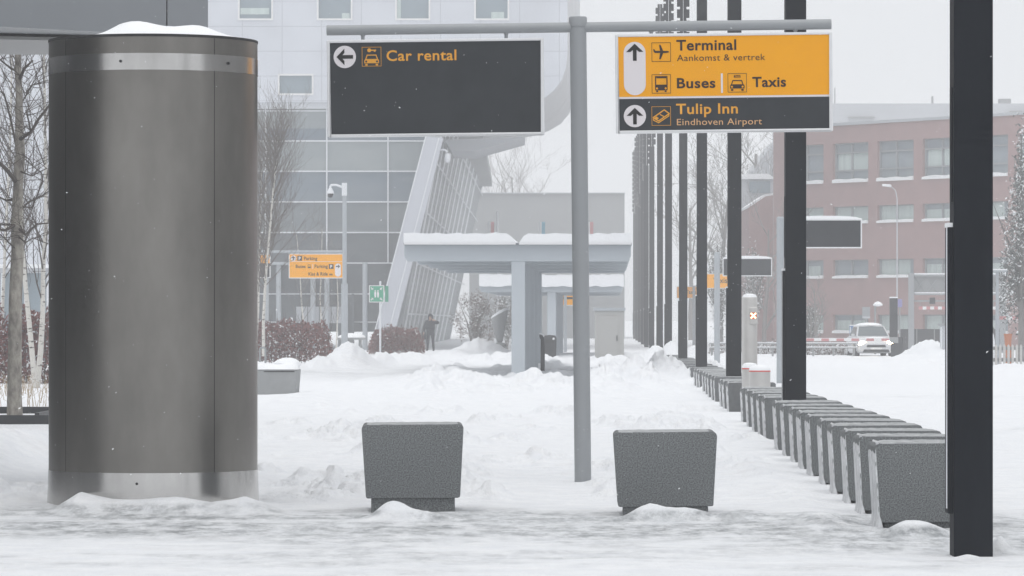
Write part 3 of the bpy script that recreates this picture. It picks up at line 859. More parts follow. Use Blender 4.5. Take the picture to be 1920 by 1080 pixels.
def panel(cx, cy, w, h, bands, bracket_px):
    c = L(cx, cy); hw, hh = w / 2 / SS, h / 2 / SS
    zt, zl = c[1] + hh, c[1] - hh
    m = MB(); m.box(c[0] - hw + .02, c[0] + hw - .02, -.035, .035, zl + .012, zt - .012)
    pn = m.build('sign_panel', 'sign_dark', t)
    m = MB(); e = .028; eb = .024
    m.box(c[0] - hw, c[0] - hw + e, -.05, .05, zl, zt); m.box(c[0] + hw - e, c[0] + hw, -.05, .05, zl, zt)
    m.box(c[0] - hw + e, c[0] + hw - e, -.05, .05, zt - eb, zt); m.box(c[0] - hw + e, c[0] + hw - e, -.05, .05, zl, zl + eb)
    m.build('frame', 'frame_metal', pn, bevel=.007, seg=2)
    for (f0, f1, mm) in bands:
        z0, z1 = zt - eb - f1 * (2 * hh - 2 * eb), zt - eb - f0 * (2 * hh - 2 * eb)
        m = MB(); m.box(c[0] - hw + e + .0005, c[0] + hw - e - .0005, -.040 - (.001 if mm != 'sign_white' else 0), -.0355, z0, z1)
        m.build('sign_face', mm, pn)
    for bx in bracket_px:
        x = L(bx, 70)[0]
        m = MB(); m.tube([(x, 0, zt - .005), (x, 0, zb - .03)], .016, 12); m.tube([(x, 0, zb - .056), (x, 0, zb - .035)], .022, 12)
        m.build('bracket', 'post_paint', t, smooth=True)
    return pn
YF = -.0425
def words(s, px0, px1, py, cap, m, pn, bold):
    a = L(px0, py); lettering(s, a[0], a[0] + (px1 - px0) / SS, a[1], cap / SS, YF - .001, m, pn, bold)
def sq(px0, py0, px1, py1):
    a = L((px0 + px1) / 2, (py0 + py1) / 2); h = (px1 - px0) / 2 / SS
    return (a[0] - h, a[0] + h, a[1] - h, a[1] + h)
pn = panel(817, 164, 407, 181, [(0, 1, 'sign_dark')], (680, 949)); pn['label'] = 'dark grey car rental panel with an empty lower half'
m = MB(); c = L(646.5, 106.5); fl(m, disc_pts(c[0], c[1], 21 / SS), YF); ds = m.build('arrow_disc', 'sign_white', pn)
m = MB(); arrow(m, c[0], c[1], 31 / SS, math.pi, YF - .0025, .2); m.build('arrow', 'ink', ds)
q = sq(678.7, 88, 715, 124)
pc = pict('car_key', *q, YF, 'letter_orange', 'sign_dark', pn); knock(pc, 'car_key', *q, YF, 'sign_dark')
words('Car rental', 725, 856, 113.8, 19.5, 'letter_orange', pn, .016)
pn = panel(1357, 155.5, 406, 185, [(0, .640, 'sign_orange'), (.640, .662, 'sign_white'), (.662, 1, 'sign_dark')], (1221, 1491)); pn['label'] = 'orange terminal panel with a dark hotel strip along the bottom'
c = L(1190, 129); m = MB(); fl(m, pill_pts(c[0], c[1] - 50 / SS, c[1] + 50 / SS, 20.5 / SS), YF); ds = m.build('arrow_disc', 'sign_white', pn)
c = L(1190, 98.5); m = MB(); arrow(m, c[0], c[1], 32 / SS, math.pi / 2, YF - .0025, .2); m.build('arrow', 'ink', ds)
c = L(1190.3, 218); m = MB(); fl(m, disc_pts(c[0], c[1], 20.8 / SS), YF); ds = m.build('arrow_disc', 'sign_white', pn)
m = MB(); arrow(m, c[0], c[1], 31 / SS, math.pi / 2, YF - .0025, .2); m.build('arrow', 'ink', ds)
pict('plane', *sq(1221.7, 80.5, 1257.5, 116), YF, 'ink_brown', 'sign_orange', pn)
q = sq(1222, 140, 1257.5, 175.5); pc = pict('bus', *q, YF, 'ink_brown', 'sign_orange', pn); knock(pc, 'bus', *q, YF, 'sign_orange')
q = sq(1364, 138, 1399.5, 173.7); pc = pict('taxi', *q, YF, 'ink_brown', 'sign_orange', pn); knock(pc, 'taxi', *q, YF, 'sign_orange')
s0 = (q[1] - q[0]); lettering('TAXI', q[0] + .36 * s0, q[0] + .64 * s0, q[2] + .805 * s0, .08 * s0, YF - .004, 'sign_orange', pc, .03)
pict('bed', *sq(1221.7, 200, 1257.5, 235.7), YF, 'letter_orange', 'sign_dark', pn)
words('Terminal', 1268, 1380, 95.0, 19.5, 'ink_brown', pn, .022)
words('Aankomst & vertrek', 1269, 1434, 115.2, 11.8, 'ink_brown', pn, .0)
words('Buses', 1269, 1341, 165.5, 18.6, 'ink_brown', pn, .024)
words('Taxis', 1410, 1473, 163.5, 18.6, 'ink_brown', pn, .024)
words('Tulip Inn', 1267.5, 1383, 214.0, 19.0, 'letter_orange', pn, .018)
words('Eindhoven Airport', 1269, 1428, 235.2, 11.8, 'letter_pale', pn, .0)
a = L(1353, 156.5); m = MB(); fl(m, [(a[0] - .009, a[1] - .09), (a[0] + .009, a[1] - .09), (a[0] + .009, a[1] + .09), (a[0] - .009, a[1] + .09)], YF); m.build('divider', 'sign_white', pn)

# ------------------------------------------------------------------ smaller signs farther off
def post_sign(label, d, post_px, post_w, top_py, rect, face, bar=None, snow=True, post_m='pale_post', back=False, postbase=0.0, fr='frame_metal', group=None):
    x = GX(post_px, d); k = F / d
    t = thing('direction_sign', label, 'sign', (x, d, 0), group=group)
    f = lambda px, py: ((px - post_px) / k, EYE - (py - HZ) / k)
    r = post_w / 2 / k
    m = MB(); m.lathe((0, 0, 0), [(r, -.2), (r, GZ(top_py, d)), (r * .6, GZ(top_py, d) + .02), (0, GZ(top_py, d) + .02)], 16); m.build('post', post_m, t, smooth=True)
    a, b2 = f(rect[0], rect[1]), f(rect[2], rect[3])
    y0 = .02
    m = MB(); m.box(a[0] + .02, b2[0] - .02, y0 - .04, y0 + .04, b2[1] + .02, a[1] - .02); pn = m.build('sign_panel', face, t)
    m = MB(); e = .03
    m.box(a[0], a[0] + e, y0 - .05, y0 + .05, b2[1], a[1]); m.box(b2[0] - e, b2[0], y0 - .05, y0 + .05, b2[1], a[1])
    m.box(a[0] + e, b2[0] - e, y0 - .05, y0 + .05, a[1] - e, a[1]); m.box(a[0] + e, b2[0] - e, y0 - .05, y0 + .05, b2[1], b2[1] + e)
    m.build('frame', fr, pn)
    if bar:
        z = f(0, bar[2])[1]; m = MB(); m.tube([(f(bar[0], 0)[0], 0.03, z), (f(bar[1], 0)[0], 0.03, z)], .05, 12); m.build('crossbar', post_m, t, smooth=True)
    if snow:
        m = MB(); nseg = 12; w = b2[0] - a[0]
        for i in range(nseg):
            u0, u1 = i / nseg, (i + 1) / nseg
            hh = lambda u: .012 + .07 * math.sin(math.pi * min(1, max(0, u))) ** .4
            m.hexa([(a[0] + w * u0, y0 - .055, a[1] + .001), (a[0] + w * u1, y0 - .055, a[1] + .001), (a[0] + w * u1, y0 + .055, a[1] + .001), (a[0] + w * u0, y0 + .055, a[1] + .001),
                    (a[0] + w * u0, y0 - .04, a[1] + hh(u0)), (a[0] + w * u1, y0 - .04, a[1] + hh(u1)), (a[0] + w * u1, y0 + .04, a[1] + hh(u1)), (a[0] + w * u0, y0 + .04, a[1] + hh(u0))])
        m.build('snow_cap', 'snow', t)
    return t, pn, f, k, y0 - .042
# orange parking sign with the camera on its post
t, pn, f, k, yf = post_sign('orange parking sign hanging beside a tall post with a white dome camera on top', 150, 646, 8, 352, (541.5, 475.5, 643.5, 522), 'sign_orange', (481, 642, 472), False)
sz = lambda px, py, h: (f(px, py)[0] - h / k, f(px, py)[0] + h / k, f(px, py)[1] - h / k, f(px, py)[1] + h / k)
def wd(s, x0, x1, py, cap, m, bold=.02): lettering(s, f(x0, 0)[0], f(x1, 0)[0], f(0, py)[1], cap / k, yf - .003, m, pn, bold)
c = f(550.2, 484.2); m = MB(); fl(m, disc_pts(*c, 5.3 / k, 20), yf); ds = m.build('arrow_disc', 'sign_white', pn); m = MB(); arrow(m, *c, 8 / k, math.pi / 2, yf - .003, .22); m.build('arrow', 'ink', ds)
m = MB(); a, b2 = f(633.7, 506.3), 0; fl(m, pill_pts(a[0], a[1] - 12.3 / k, a[1] + 12.3 / k, 5.6 / k), yf); ds = m.build('arrow_disc', 'sign_white', pn)
c = f(633.7, 499.5); m = MB(); arrow(m, *c, 8 / k, 0, yf - .003, .22); m.build('arrow', 'ink', ds)
a = f(544, 490.2); b2 = f(641, 490.8); m = MB(); fl(m, [(a[0], b2[1]), (b2[0], b2[1]), (b2[0], a[1] + .004), (a[0], a[1] + .004)], yf); m.build('divider', 'sign_white', pn)
pict('parking', *sz(562, 484.3, 4.4), yf, 'ink', 'sign_white', pn); pict('parking', *sz(621, 499.7, 4.4), yf, 'ink', 'sign_white', pn)
pict('bus', *sz(580, 499.7, 4.2), yf, 'ink_brown', 'sign_orange', pn, False); pict('car', *sz(620.5, 513.6, 4), yf, 'ink_brown', 'sign_orange', pn, False)
a = f(586.5, 499.6); m = MB(); fl(m, [(a[0] - .5 / k, a[1] - 4.5 / k), (a[0] + .5 / k, a[1] - 4.5 / k), (a[0] + .5 / k, a[1] + 4.5 / k), (a[0] - .5 / k, a[1] + 4.5 / k)], yf); m.build('divider', 'sign_white', pn)
wd('Parking', 570, 595, 487.6, 6.4, 'ink_brown'); wd('Buses', 554.5, 573, 502.4, 6.2, 'ink_brown'); wd('Parking', 590, 614.5, 502.4, 6.4, 'ink_brown'); wd('Kiss & Ride', 578.5, 614.5, 516.6, 6.2, 'ink_brown')
m = MB(); m.tube([(0, 0, -.2), (0, 0, f(0, 532)[1])], 6.2 / k, 16); m.build('post_sleeve', 'pale_post', t, smooth=True)
m = MB(); zt = f(0, 352)[1]
m.box(-.10, .09, -.09, .09, zt - .30, zt + .18)
m.tube([(-.08, 0, zt + .02), (-.30, 0, zt + .10), (-.50, 0, zt + .10), (-.53, 0, zt + .05), (-.53, 0, zt - .02)], .045, 10)
m.lathe((-.53, 0, zt), [(.05, .0), (.13, -.16), (.14, -.22)][::-1], 18)
cam_o = m.build('security_camera', 'white_metal', t, smooth=True)
m = MB(); m.lathe((-.53, 0, zt), [(.0, -.38), (.07, -.36), (.105, -.29), (.11, -.222)], 16); m.build('dome', 'black_plastic', cam_o, smooth=True)
# sign behind the column, orange strip over a dark one
t, pn, f, k, yf = post_sign('orange and dark sign showing past the right edge of the steel column', 152, 500.5, 7, 520, (462, 476.5, 507, 521), 'sign_dark', None, False)
a, b2 = f(464, 478), f(505.5, 493.5); m = MB(); m.box(a[0], b2[0], yf - .004, yf, b2[1], a[1]); m.build('sign_face', 'sign_orange', pn)
t, pn, f, k, yf = post_sign('dark blank sign with snow along its top, just right of the second mast', 95, 1463, 14, 408, (1477, 411, 1616, 465.5), 'sign_dark', None, True)
t, pn, f, k, yf = post_sign('smaller dark blank sign with a white rim, seen across the third mast', 140, 1344.5, 11, 474, (1355, 484, 1447.5, 518), 'sign_dark', None, True)
t, pn, f, k, yf = post_sign('orange taxi sign seen between the third and fourth masts', 190, 1318, 6, 510, (1312, 513, 1366, 541), 'sign_orange', None, False)
lettering('Taxis', f(1337, 0)[0], f(1363.5, 0)[0], f(0, 530.5)[1], 9.5 / k, yf - .003, 'ink_brown', pn, .02)
t, pn, f, k, yf = post_sign('farther orange taxi sign seen between the fourth and fifth masts', 235, 1301, 5.5, 536, (1268.5, 537, 1307, 559.5), 'sign_orange', None, False)
lettering('Taxis', f(1286, 0)[0], f(1305, 0)[0], f(0, 551)[1], 7.2 / k, yf - .003, 'ink_brown', pn, .02)
t, pn, f, k, yf = post_sign('pale orange information sign under the far shelter roof', 187, 1060, 6, 546, (1046, 549, 1082, 573), 'sign_orange', None, False)
m = MB(); a, b2 = f(1048, 557), f(1080, 561); m.box(a[0], b2[0], yf - .004, yf, b2[1], a[1]); m.build('divider', 'sign_dark', pn)
# green assembly point sign
d = 172; k = F / d
t = thing('assembly_sign', 'green assembly point sign with four white arrows, at the foot of the slanting white fin', 'sign', (GX(713, d), d, 0))
f = lambda px, py: ((px - 713) / k, EYE - (py - HZ) / k)
m = MB(); m.lathe((0, 0, 0), [(.045, -.2), (.045, f(0, 528)[1]), (0, f(0, 527)[1])], 12); m.build('post', 'white_metal', t, smooth=True)
a, b2 = f(692, 535), f(720.5, 567); m = MB(); m.box(a[0], b2[0], -.07, -.05, b2[1], a[1]); pn = m.build('sign_panel', 'sign_white', t)
m = MB(); e = .035; m.box(a[0] + e, b2[0] - e, -.075, -.071, b2[1] + e, a[1] - e); gr = m.build('sign_face', 'sign_green', pn)
cx, cz = (a[0] + b2[0]) / 2, (a[1] + b2[1]) / 2; s = (b2[0] - a[0])
m = MB()
for sx in (-1, 1):
    for sg in (-1, 1):
        arrow(m, cx + sx * s * .30, cz + sg * s * .34, s * .22, math.atan2(-sg, -sx), -.078, .26)
for sx in (-.09, .09):
    fl(m, [(cx + sx * s + p, cz + .20 * s + q2) for p, q2 in disc_pts(0, 0, .05 * s, 12)], -.078)
    fl(m, [(cx + sx * s + p, cz + q2) for p, q2 in ((-.07 * s, -.02 * s), (-.045 * s, -.24 * s), (.045 * s, -.24 * s), (.07 * s, -.02 * s), (.055 * s, .14 * s), (-.055 * s, .14 * s))], -.078)
m.build('pictogram', 'sign_white', gr)
m = MB(); a2, b3 = f(722, 536), f(728, 566); m.hexa([(a2[0], -.05, b3[1]), (b3[0], .25, b3[1]), (b3[0], .27, b3[1]), (a2[0], -.03, b3[1]), (a2[0], -.05, a2[1]), (b3[0], .25, a2[1]), (b3[0], .27, a2[1]), (a2[0], -.03, a2[1])])
m.build('side_panel', 'sign_green', t)

# ------------------------------------------------------------------ steel traffic post with red cross and two rising bollards
d = 66; k = F / d
t = thing('signal_post', 'rounded steel post with a lit red cross signal, behind the red-rimmed bollards', 'traffic signal', (GX(1405.5, d), d, 0))
r = 14.5 / k; zt = GZ(556, d)
m = MB(); m.lathe((0, 0, 0), [(r, -.2), (r, zt - .03), (r * .94, zt - .01), (r * .8, zt)], 32); m.build('shaft', 'bollard_steel', t, smooth=True)
m = MB(); m.lathe((0, 0, 0), [(r * .96, zt - .012), (r * .8, zt + .03), (r * .4, zt + .045), (0, zt + .048)], 24); m.build('snow_cap', 'snow', t, smooth=True)
m = MB(); zc = GZ(592, d); xo = 6 / k
m.box(xo - .075, xo + .075, -r - .015, -r + .08, zc - .15, zc + .15); h = m.build('signal_housing', 'bollard_steel', t, bevel=.03, seg=3)
m = MB(); fl(m, disc_pts(xo, zc, .055, 24), -r - .0155, .004); fc = m.build('signal_face', 'signal_face', h)
m = MB(); stroke(m, [(xo - .035, zc - .035), (xo + .035, zc + .035)], .022, -r - .020); stroke(m, [(xo - .035, zc + .035), (xo + .035, zc - .035)], .022, -r - .0206)
m.build('cross', 'lit_cross', fc)
for px, dd, tp, lab in ((1406, 64.5, 686, 'red-rimmed steel bollard right under the signal post, farther of the two'),
                        (1424.5, 62.2, 690.5, 'red-rimmed steel bollard with the wider snowy top, nearer of the two')):
    k = F / dd; r = (20 if px > 1410 else 15) / k; zt = GZ(tp, dd)
    t = thing('rising_bollard', lab, 'bollard', (GX(px, dd), dd, 0), group='red-rimmed steel bollards in the gap')
    m = MB(); m.lathe((0, 0, 0), [(r, -.2), (r, zt - .055)], 32); m.build('shaft', 'bollard_steel', t, smooth=True)
    m = MB(); m.lathe((0, 0, 0), [(r + .002, zt - .054), (r + .002, zt - .038), (r * .97, zt - .03), (r * .96, zt - .008)], 32); m.build('rim', 'red_band', t, smooth=True)
    m = MB(); m.lathe((0, 0, 0), [(r * 1.0, zt - .034), (r * .97, zt - .0), (r * .8, zt + .035), (r * .4, zt + .05), (0, zt + .052)], 24); m.build('snow_cap', 'snow', t, smooth=True)
# ------------------------------------------------------------------ hotel tower over a glass base, back left
HY = 200.0; KH = F / HY
hx = lambda px, Y=HY: GX(px, Y)
hzz = lambda py, Y=HY: GZ(py, Y)
grid_mat('hotel_panel', (0.625, 0.65, 0.70), (0.47, 0.49, 0.53), 1.98, 1.24, 0.02, 0.45, axis='XZ', off=(30 - (517 - 960) / KH, 20 - GZ(183, HY)))
t = thing('hotel_building', 'pale panelled hotel tower standing over a dark glass base with a leaning louvred side wall', 'building', (hx(612), HY, 0))
O = (hx(612), HY, 0)
zb = hzz(192); ztop = 26.0
# windows seen: x0, y0, x1, y1
wins = [(446, -60, 512, 38), (594, -60, 661, 38), (741, -60, 807, 38), (889, -60, 955, 38), (521, 138.5, 588, 178.5),
        (373, 138.5, 440, 178.5),
        (669, 138.5, 736, 178.5), (817, 138.5, 884, 178.5)]
xL = hx(-260)
corner = [(1064, -700), (1064, 100), (1061, 128), (1053, 150), (1040, 168), (1022, 183), (1000, 192)]
wall = MB(off=O)
# front skin: cells around the window openings, .3 m thick, everything flush, butted edge to edge
xs_cut = sorted(set([xL, hx(985)] + [hx(w[0]) for w in wins if w[0] > -200] + [hx(w[2]) for w in wins if w[2] > -200]))
zs_cut = sorted(set([zb, hzz(178.5), hzz(138.5), hzz(38), ztop]))
def is_open(xc, zc):
    for w in wins:
        if hx(w[0]) < xc < hx(w[2]) and hzz(w[3]) < zc < (ztop if w[1] < 0 else hzz(w[1])): return zc < hzz(-60)
    return False
zs_cut = sorted(set(zs_cut + [hzz(-60)]))
for x0, x1 in zip(xs_cut, xs_cut[1:]):
    for z0, z1 in zip(zs_cut, zs_cut[1:]):
        if not is_open((x0 + x1) / 2, (z0 + z1) / 2): wall.box(x0, x1, HY, HY + .3, z0, z1)
wall.prism([(hx(985), HY, ztop)] + [(hx(a), HY, hzz(b2)) for a, b2 in corner[1:]] [::1] + [(hx(985), HY, zb)] if False else
           [(hx(985), HY, ztop), (hx(1064), HY, ztop)] + [(hx(a), HY, hzz(b2)) for a, b2 in corner[1:]] + [(hx(985), HY, zb)], (0, .3, 0))
wall.build('facade_wall', 'hotel_panel', t)
back = MB(off=O)
back.box(xL, hx(985), HY + .62, HY + 37, zb + .02, ztop)
back.build('interior', 'grey_cladding', t)
for w in wins:
    x0, x1, z0, z1 = hx(w[0]), hx(w[2]), hzz(w[3]), hzz(w[1])
    m = MB(off=O); e = .09
    m.box(x0, x0 + e, HY - .05, HY + .2, z0, z1); m.box(x1 - e, x1, HY - .05, HY + .2, z0, z1)
    m.box(x0 + e, x1 - e, HY - .05, HY + .2, z0, z0 + e); m.box(x0 + e, x1 - e, HY - .05, HY + .2, z1 - e, z1)
    wf = m.build('window', 'white_paint', t)
    m = MB(off=O); m.box(x0 + e, x1 - e, HY + .08, HY + .12, z0 + e, z1 - e); m.build('pane', 'window_glass', wf)
    if w[0] in (594, 889, 741, 446):
        m = MB(off=O)
        if w[0] == 594: m.box(x0 + 1.25, x1 - .15, HY + .06, HY + .075, z0 + e, z0 + .36)
        elif w[0] == 889: m.box(x0 + .85, x0 + 1.5, HY + .06, HY + .075, z0 + e, z0 + .42)
        elif w[0] == 446: m.box(x0 + .12, x1 - .2, HY + .06, HY + .075, z0 + .3, z0 + .62)
        else: m.box(x0 + .1, x0 + .28, HY + .06, HY + .075, z0 + e, z1 - e)
        m.build('curtain', 'blind', wf)
# rounded underside: from the front edge back to the rear edge
YB = 238.0
frontp = [(1064, -700), (1064, 60), (1064, 100), (1061, 128), (1053, 150), (1040, 168), (1022, 183), (1000, 192), (960, 192), (900, 192), (835, 192)]
backp = [(1089, -700), (1087, 60), (1083, 130), (1077, 180), (1068, 212), (1052, 232), (1030, 245), (1005, 254), (975, 259), (915, 259.5), (860, 259.5)]
m = MB(off=O); ra = m.pts([(hx(a), HY + .3, ztop if b2 < -600 else hzz(b2)) for a, b2 in frontp]); rb = m.pts([(hx(a, YB), YB, ztop if b2 < -600 else hzz(b2, YB)) for a, b2 in backp])
for i in range(len(frontp) - 1): m.face((ra + i, ra + i + 1, rb + i + 1, rb + i))
m.build('rounded_soffit', 'soffit', t, smooth=True)
m = MB(off=O); m.box(xL, hx(835), HY + .301, HY + 36, zb - .3, zb - .001); m.build('soffit_beam', 'white_metal', t)
# glass base
gtop = zb - .301; GY = HY + .5
cut_b = (722, 606); cut_t = (812, 258)
def cutx(z):
    z0, z1 = hzz(cut_b[1]), hzz(cut_t[1]); return hx(cut_b[0]) + (hx(cut_t[0]) - hx(cut_b[0])) * (z - z0) / (z1 - z0)
xG = hx(440)
m = MB(off=O); m.box(xL, xG - .02, HY + .1, HY + .5, -.1, gtop); m.build('side_facade', 'hotel_panel', t)
m = MB(off=O)
bands = [(192.3, 207, 0), (207, 240, 0), (240, 263.5, 1), (263.5, 320.5, 0), (320.5, 378, 1), (378, 435.5, 2), (435.5, 493, 3), (493, 551, 3), (551, 622, 3)]  # reflection bands painted row by row: top, bottom, tint index
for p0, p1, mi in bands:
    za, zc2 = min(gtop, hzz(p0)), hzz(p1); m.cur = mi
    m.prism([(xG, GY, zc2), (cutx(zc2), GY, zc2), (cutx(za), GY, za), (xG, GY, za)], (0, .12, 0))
gl = m.build('curtain_wall', ['glass_refl_light', 'glass_refl_blue', 'glass_refl_mid', 'glass_refl_dark'], t)
m = MB(off=O)
for py in (207, 263.5, 320.5, 378, 435.5, 493, 551, 604):
    z = hzz(py); m.box(xG, cutx(z), GY - .07, GY - .001, z - .035, z + .035)
vx = 497
while vx < 800:
    x = hx(vx); z1 = gtop
    zlow = hzz(493) if vx > 480 else -.1
    if x > cutx(-.1):
        z_hit = hzz(cut_b[1]) + (x - hx(cut_b[0])) / (hx(cut_t[0]) - hx(cut_b[0])) * (hzz(cut_t[1]) - hzz(cut_b[1])); zlow = max(zlow, z_hit)
    m.box(x - .035, x + .035, GY - .10, GY - .071, zlow, z1); vx += 115
m.build('mullions', 'white_metal', gl)
for px in (525, 589, 615, 686, 470):
    m = MB(off=O); m.tube([(hx(px), HY - 1.2, -.2), (hx(px), HY - 1.2, hzz(493))], .13, 14); m.build('column', 'pale_post', t, smooth=True)
m = MB(off=O); m.box(hx(400), hx(650), HY - 1.5, GY - .12, hzz(497), hzz(492)); m.build('porch_roof', 'pale_post', t)
m = MB(off=O)
for px in range(556, 640, 11): m.box(hx(px), hx(px + 9.6), HY - .3, HY - .24, hzz(606), hzz(575))
m.build('frosted_band', 'pale_cladding', gl)
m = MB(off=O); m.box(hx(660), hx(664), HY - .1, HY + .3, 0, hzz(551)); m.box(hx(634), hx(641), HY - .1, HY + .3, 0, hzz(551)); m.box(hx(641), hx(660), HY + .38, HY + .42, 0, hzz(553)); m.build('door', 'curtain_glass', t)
# leaning fin and louvred side wall running back
FY = 197.6
m = MB(off=O); q = [(797, 256), (831, 258), (741, 620), (702, 620)]; m.prism([(hx(a, FY), FY, hzz(b2, FY)) for a, b2 in q], (0, 1.2, 0)); fin = m.build('leaning_fin', 'fin_panel', t)
m = MB(off=O); q = [(822, 258), (824, 258), (730, 620), (728, 620)]; m.prism([(hx(a, FY), FY - .012, hzz(b2, FY)) for a, b2 in q], (0, .01, 0))
q = [(797, 256), (799.5, 256), (704.5, 620), (702, 620)]; m.prism([(hx(a, FY), FY - .03, hzz(b2, FY)) for a, b2 in q], (0, .028, 0)); m.build('edge_trim', 'white_metal', fin)
LA, LB = 199.0, 317.0
def side(tz, s):
    """point on the leaning side wall: tz height fraction, s run fraction"""
    Y = LA + (LB - LA) * s
    xb = hx(743, LA) + (GX(843, LB) - hx(743, LA)) * s; xt = hx(831, LA) + (GX(905, LB) - hx(831, LA)) * s
    return Vector((xb + (xt - xb) * tz, Y, -.2 + (zb + .15) * tz))
def s_of(px):
    lo_, hi_ = 0.0, 1.0
    for _ in range(40):
        mid = (lo_ + hi_) / 2; p = side(.99, mid)
        if 960 + F * p.x / p.y < px: lo_ = mid
        else: hi_ = mid
    return lo_
m = MB(off=O); m.prism([side(0, 0), side(0, 1), side(1, 1), side(1, 0)], (-.25, 0, 0)); sw = m.build('side_wall', 'louvre_wall', t)
m = MB(off=O); NL = 11
for i in range(NL):
    s0_, s1_ = s_of(833.5 + 5.9 * i), s_of(835.0 + 5.9 * i)
    w = Vector((.05, 0, 0)); o_ = Vector((.02, 0, 0))
    a, a2, b2, b3 = side(.02, s0_) + o_, side(.02, s1_) + o_, side(.99, s0_) + o_, side(.99, s1_) + o_
    m = MB(off=O); m.hexa([a, a + w, a2 + w, a2, b2, b2 + w, b3 + w, b3]); m.build('louvre', 'white_metal', sw)
m = MB(off=O)
for tz in (.16, .36, .56, .76, .92):
    a, b2 = side(tz, 0) + Vector((.22, 0, 0)), side(tz, 1) + Vector((.22, 0, 0)); m.tube([a, b2], .035, 6)
m.build('rail', 'white_metal', sw)
# overhanging eave of the side wall and its triangular end
m = MB(off=O); a, b2 = side(1, 0), side(1, 1.0)
m.prism([a + Vector((-.6, 0, -.25)), a + Vector((1.7, .5, -.25)), b2 + Vector((.75, 0, -.25)), b2 + Vector((-.6, 0, -.25))], (0, 0, .55)); m.build('eave', 'grey_cladding', t)
m = MB(off=O)
m.prism([(hx(833, 206), 206, hzz(262, 206)), (hx(985, 206), 206, hzz(256.5, 206)), (hx(890, 206), 206, hzz(283, 206)), (hx(846, 206), 206, hzz(282, 206))], (0, 10, 0)); m.build('lower_soffit', 'pale_cladding', t)
# camera on the louvred wall
m = MB(off=O); c = (hx(834, 198.2), 198.2, hzz(281, 198.2)); m.tube([(c[0] - .5, c[1], c[2]), (c[0], c[1] - .1, c[2]), (c[0] + .12, c[1] - .1, c[2] - .12)], .05, 8)
m.lathe((c[0] + .14, c[1] - .1, c[2] - .5), [(.0, -.16), (.12, -.08), (.16, .08), (.12, .3), (0, .34)], 14); m.build('security_camera', 'white_metal', t, smooth=True)

# ------------------------------------------------------------------ low pavilion left of the column, in the trees
t = thing('glass_pavilion', 'low glazed pavilion with snow along its flat roof, behind the birches', 'building', (GX(20, 150), 150, 0))
O = (GX(20, 150), 150, 0); a, b2 = GX(-120, 150), GX(190, 150)
m = MB(off=O); m.box(a, b2, 150, 158, -.1, GZ(512, 150)); m.build('wall', 'window_glass', t)
m = MB(off=O); m.box(a, b2, 149.7, 158.2, GZ(511.8, 150), GZ(503, 150)); rf = m.build('roof', 'pale_cladding', t)
m = MB(off=O); m.box(a, b2, 149.6, 158.2, GZ(502.8, 150), GZ(496, 150)); m.build('snow_cap', 'snow', rf)
m = MB(off=O)
for px in (-90, -45, 2, 46, 88, 130): m.box(GX(px, 150), GX(px + 5, 150), 149.85, 149.98, -.1, GZ(512, 150))
m.build('mullions', 'white_metal', t)

# ------------------------------------------------------------------ grey hall far behind
t = thing('grey_hall', 'plain grey flat-roofed hall in the mist beyond the shelter', 'building', (GX(1035, 325), 325, 0))
O = (GX(1035, 325), 325, 0)
m = MB(off=O); m.box(GX(880, 325), GX(1171, 325), 325, 352, -.3, GZ(363, 325)); m.build('wall', 'grey_cladding', t)
m = MB(off=O); m.box(GX(879, 325), GX(1172, 325), 324.8, 352, GZ(362.9, 325), GZ(361, 325)); m.build('parapet', 'pale_cladding', t)
m = MB(off=O); m.box(GX(1026, 325), GX(1042, 325), 331, 333, GZ(361, 325), GZ(357, 325)); m.build('roof_box', 'pale_cladding', t)

# ------------------------------------------------------------------ red brick office block, right
t = thing('brick_building', 'long red brick office block with snowy window sills and four rows of windows', 'building', (16, 222, 0))
O = (16, 222, 0)
PLx, PLy, PRx, PRy = GX(1450, 225), 225.0, GX(1920, 208.7), 208.7
ux, uy = PRx - PLx, PRy - PLy; ul = math.hypot(ux, uy); ux, uy = ux / ul, uy / ul
nx_, ny_ = uy, -ux       # outward normal (towards the camera side)
if ny_ > 0: nx_, ny_ = -nx_, -ny_
def s_at(px):            # run along the facade where the sight line through px meets it
    k = (px - 960) / F
    return (k * PLy - PLx) / (ux - k * uy)
def FP(s, o, z): return (PLx + ux * s + nx_ * o, PLy + uy * s + ny_ * o, z)
def fbox(mb, s0, s1, o0, o1, z0, z1):
    mb.hexa([FP(s0, o1, z0), FP(s1, o1, z0), FP(s1, o0, z0), FP(s0, o0, z0), FP(s0, o1, z1), FP(s1, o1, z1), FP(s1, o0, z1), FP(s0, o0, z1)])
dref = PLy + uy * s_at(1645)
rows = [(GZ(337, dref), GZ(265, dref)), (GZ(415, dref), GZ(385, dref)), (GZ(518, dref), GZ(486, dref)), (GZ(622, dref), GZ(590, dref))]
bays = [(s_at(a), s_at(b2)) for a, b2 in ((1478, 1544), (1562, 1628), (1645, 1713), (1730, 1800), (1818, 1890), (1908, 1985))]
pit = bays[3][0] - bays[2][0]
for _ in range(2): bays.append((bays[-1][0] + pit, bays[-1][1] + pit))
sEnd = bays[-1][1] + 1.0; zt = GZ(243, 225)
m = MB(off=O)
zc = [-.3] + [v for r in sorted(rows) for v in r] + [zt]
for i in range(0, len(zc), 2): fbox(m, 0, sEnd, -.35, 0, zc[i], zc[i + 1])
for z0, z1 in rows:
    e = [0] + [v for b2 in bays for v in b2] + [sEnd]
    for i in range(0, len(e), 2): fbox(m, e[i], e[i + 1], -.35, 0, z0, z1)
fbox(m, 0, sEnd, -12, -.9, -.3, zt - .2)
fbox(m, sEnd, sEnd + 130, -12, 0, -.3, zt); 
m.build('wall', 'brick', t)
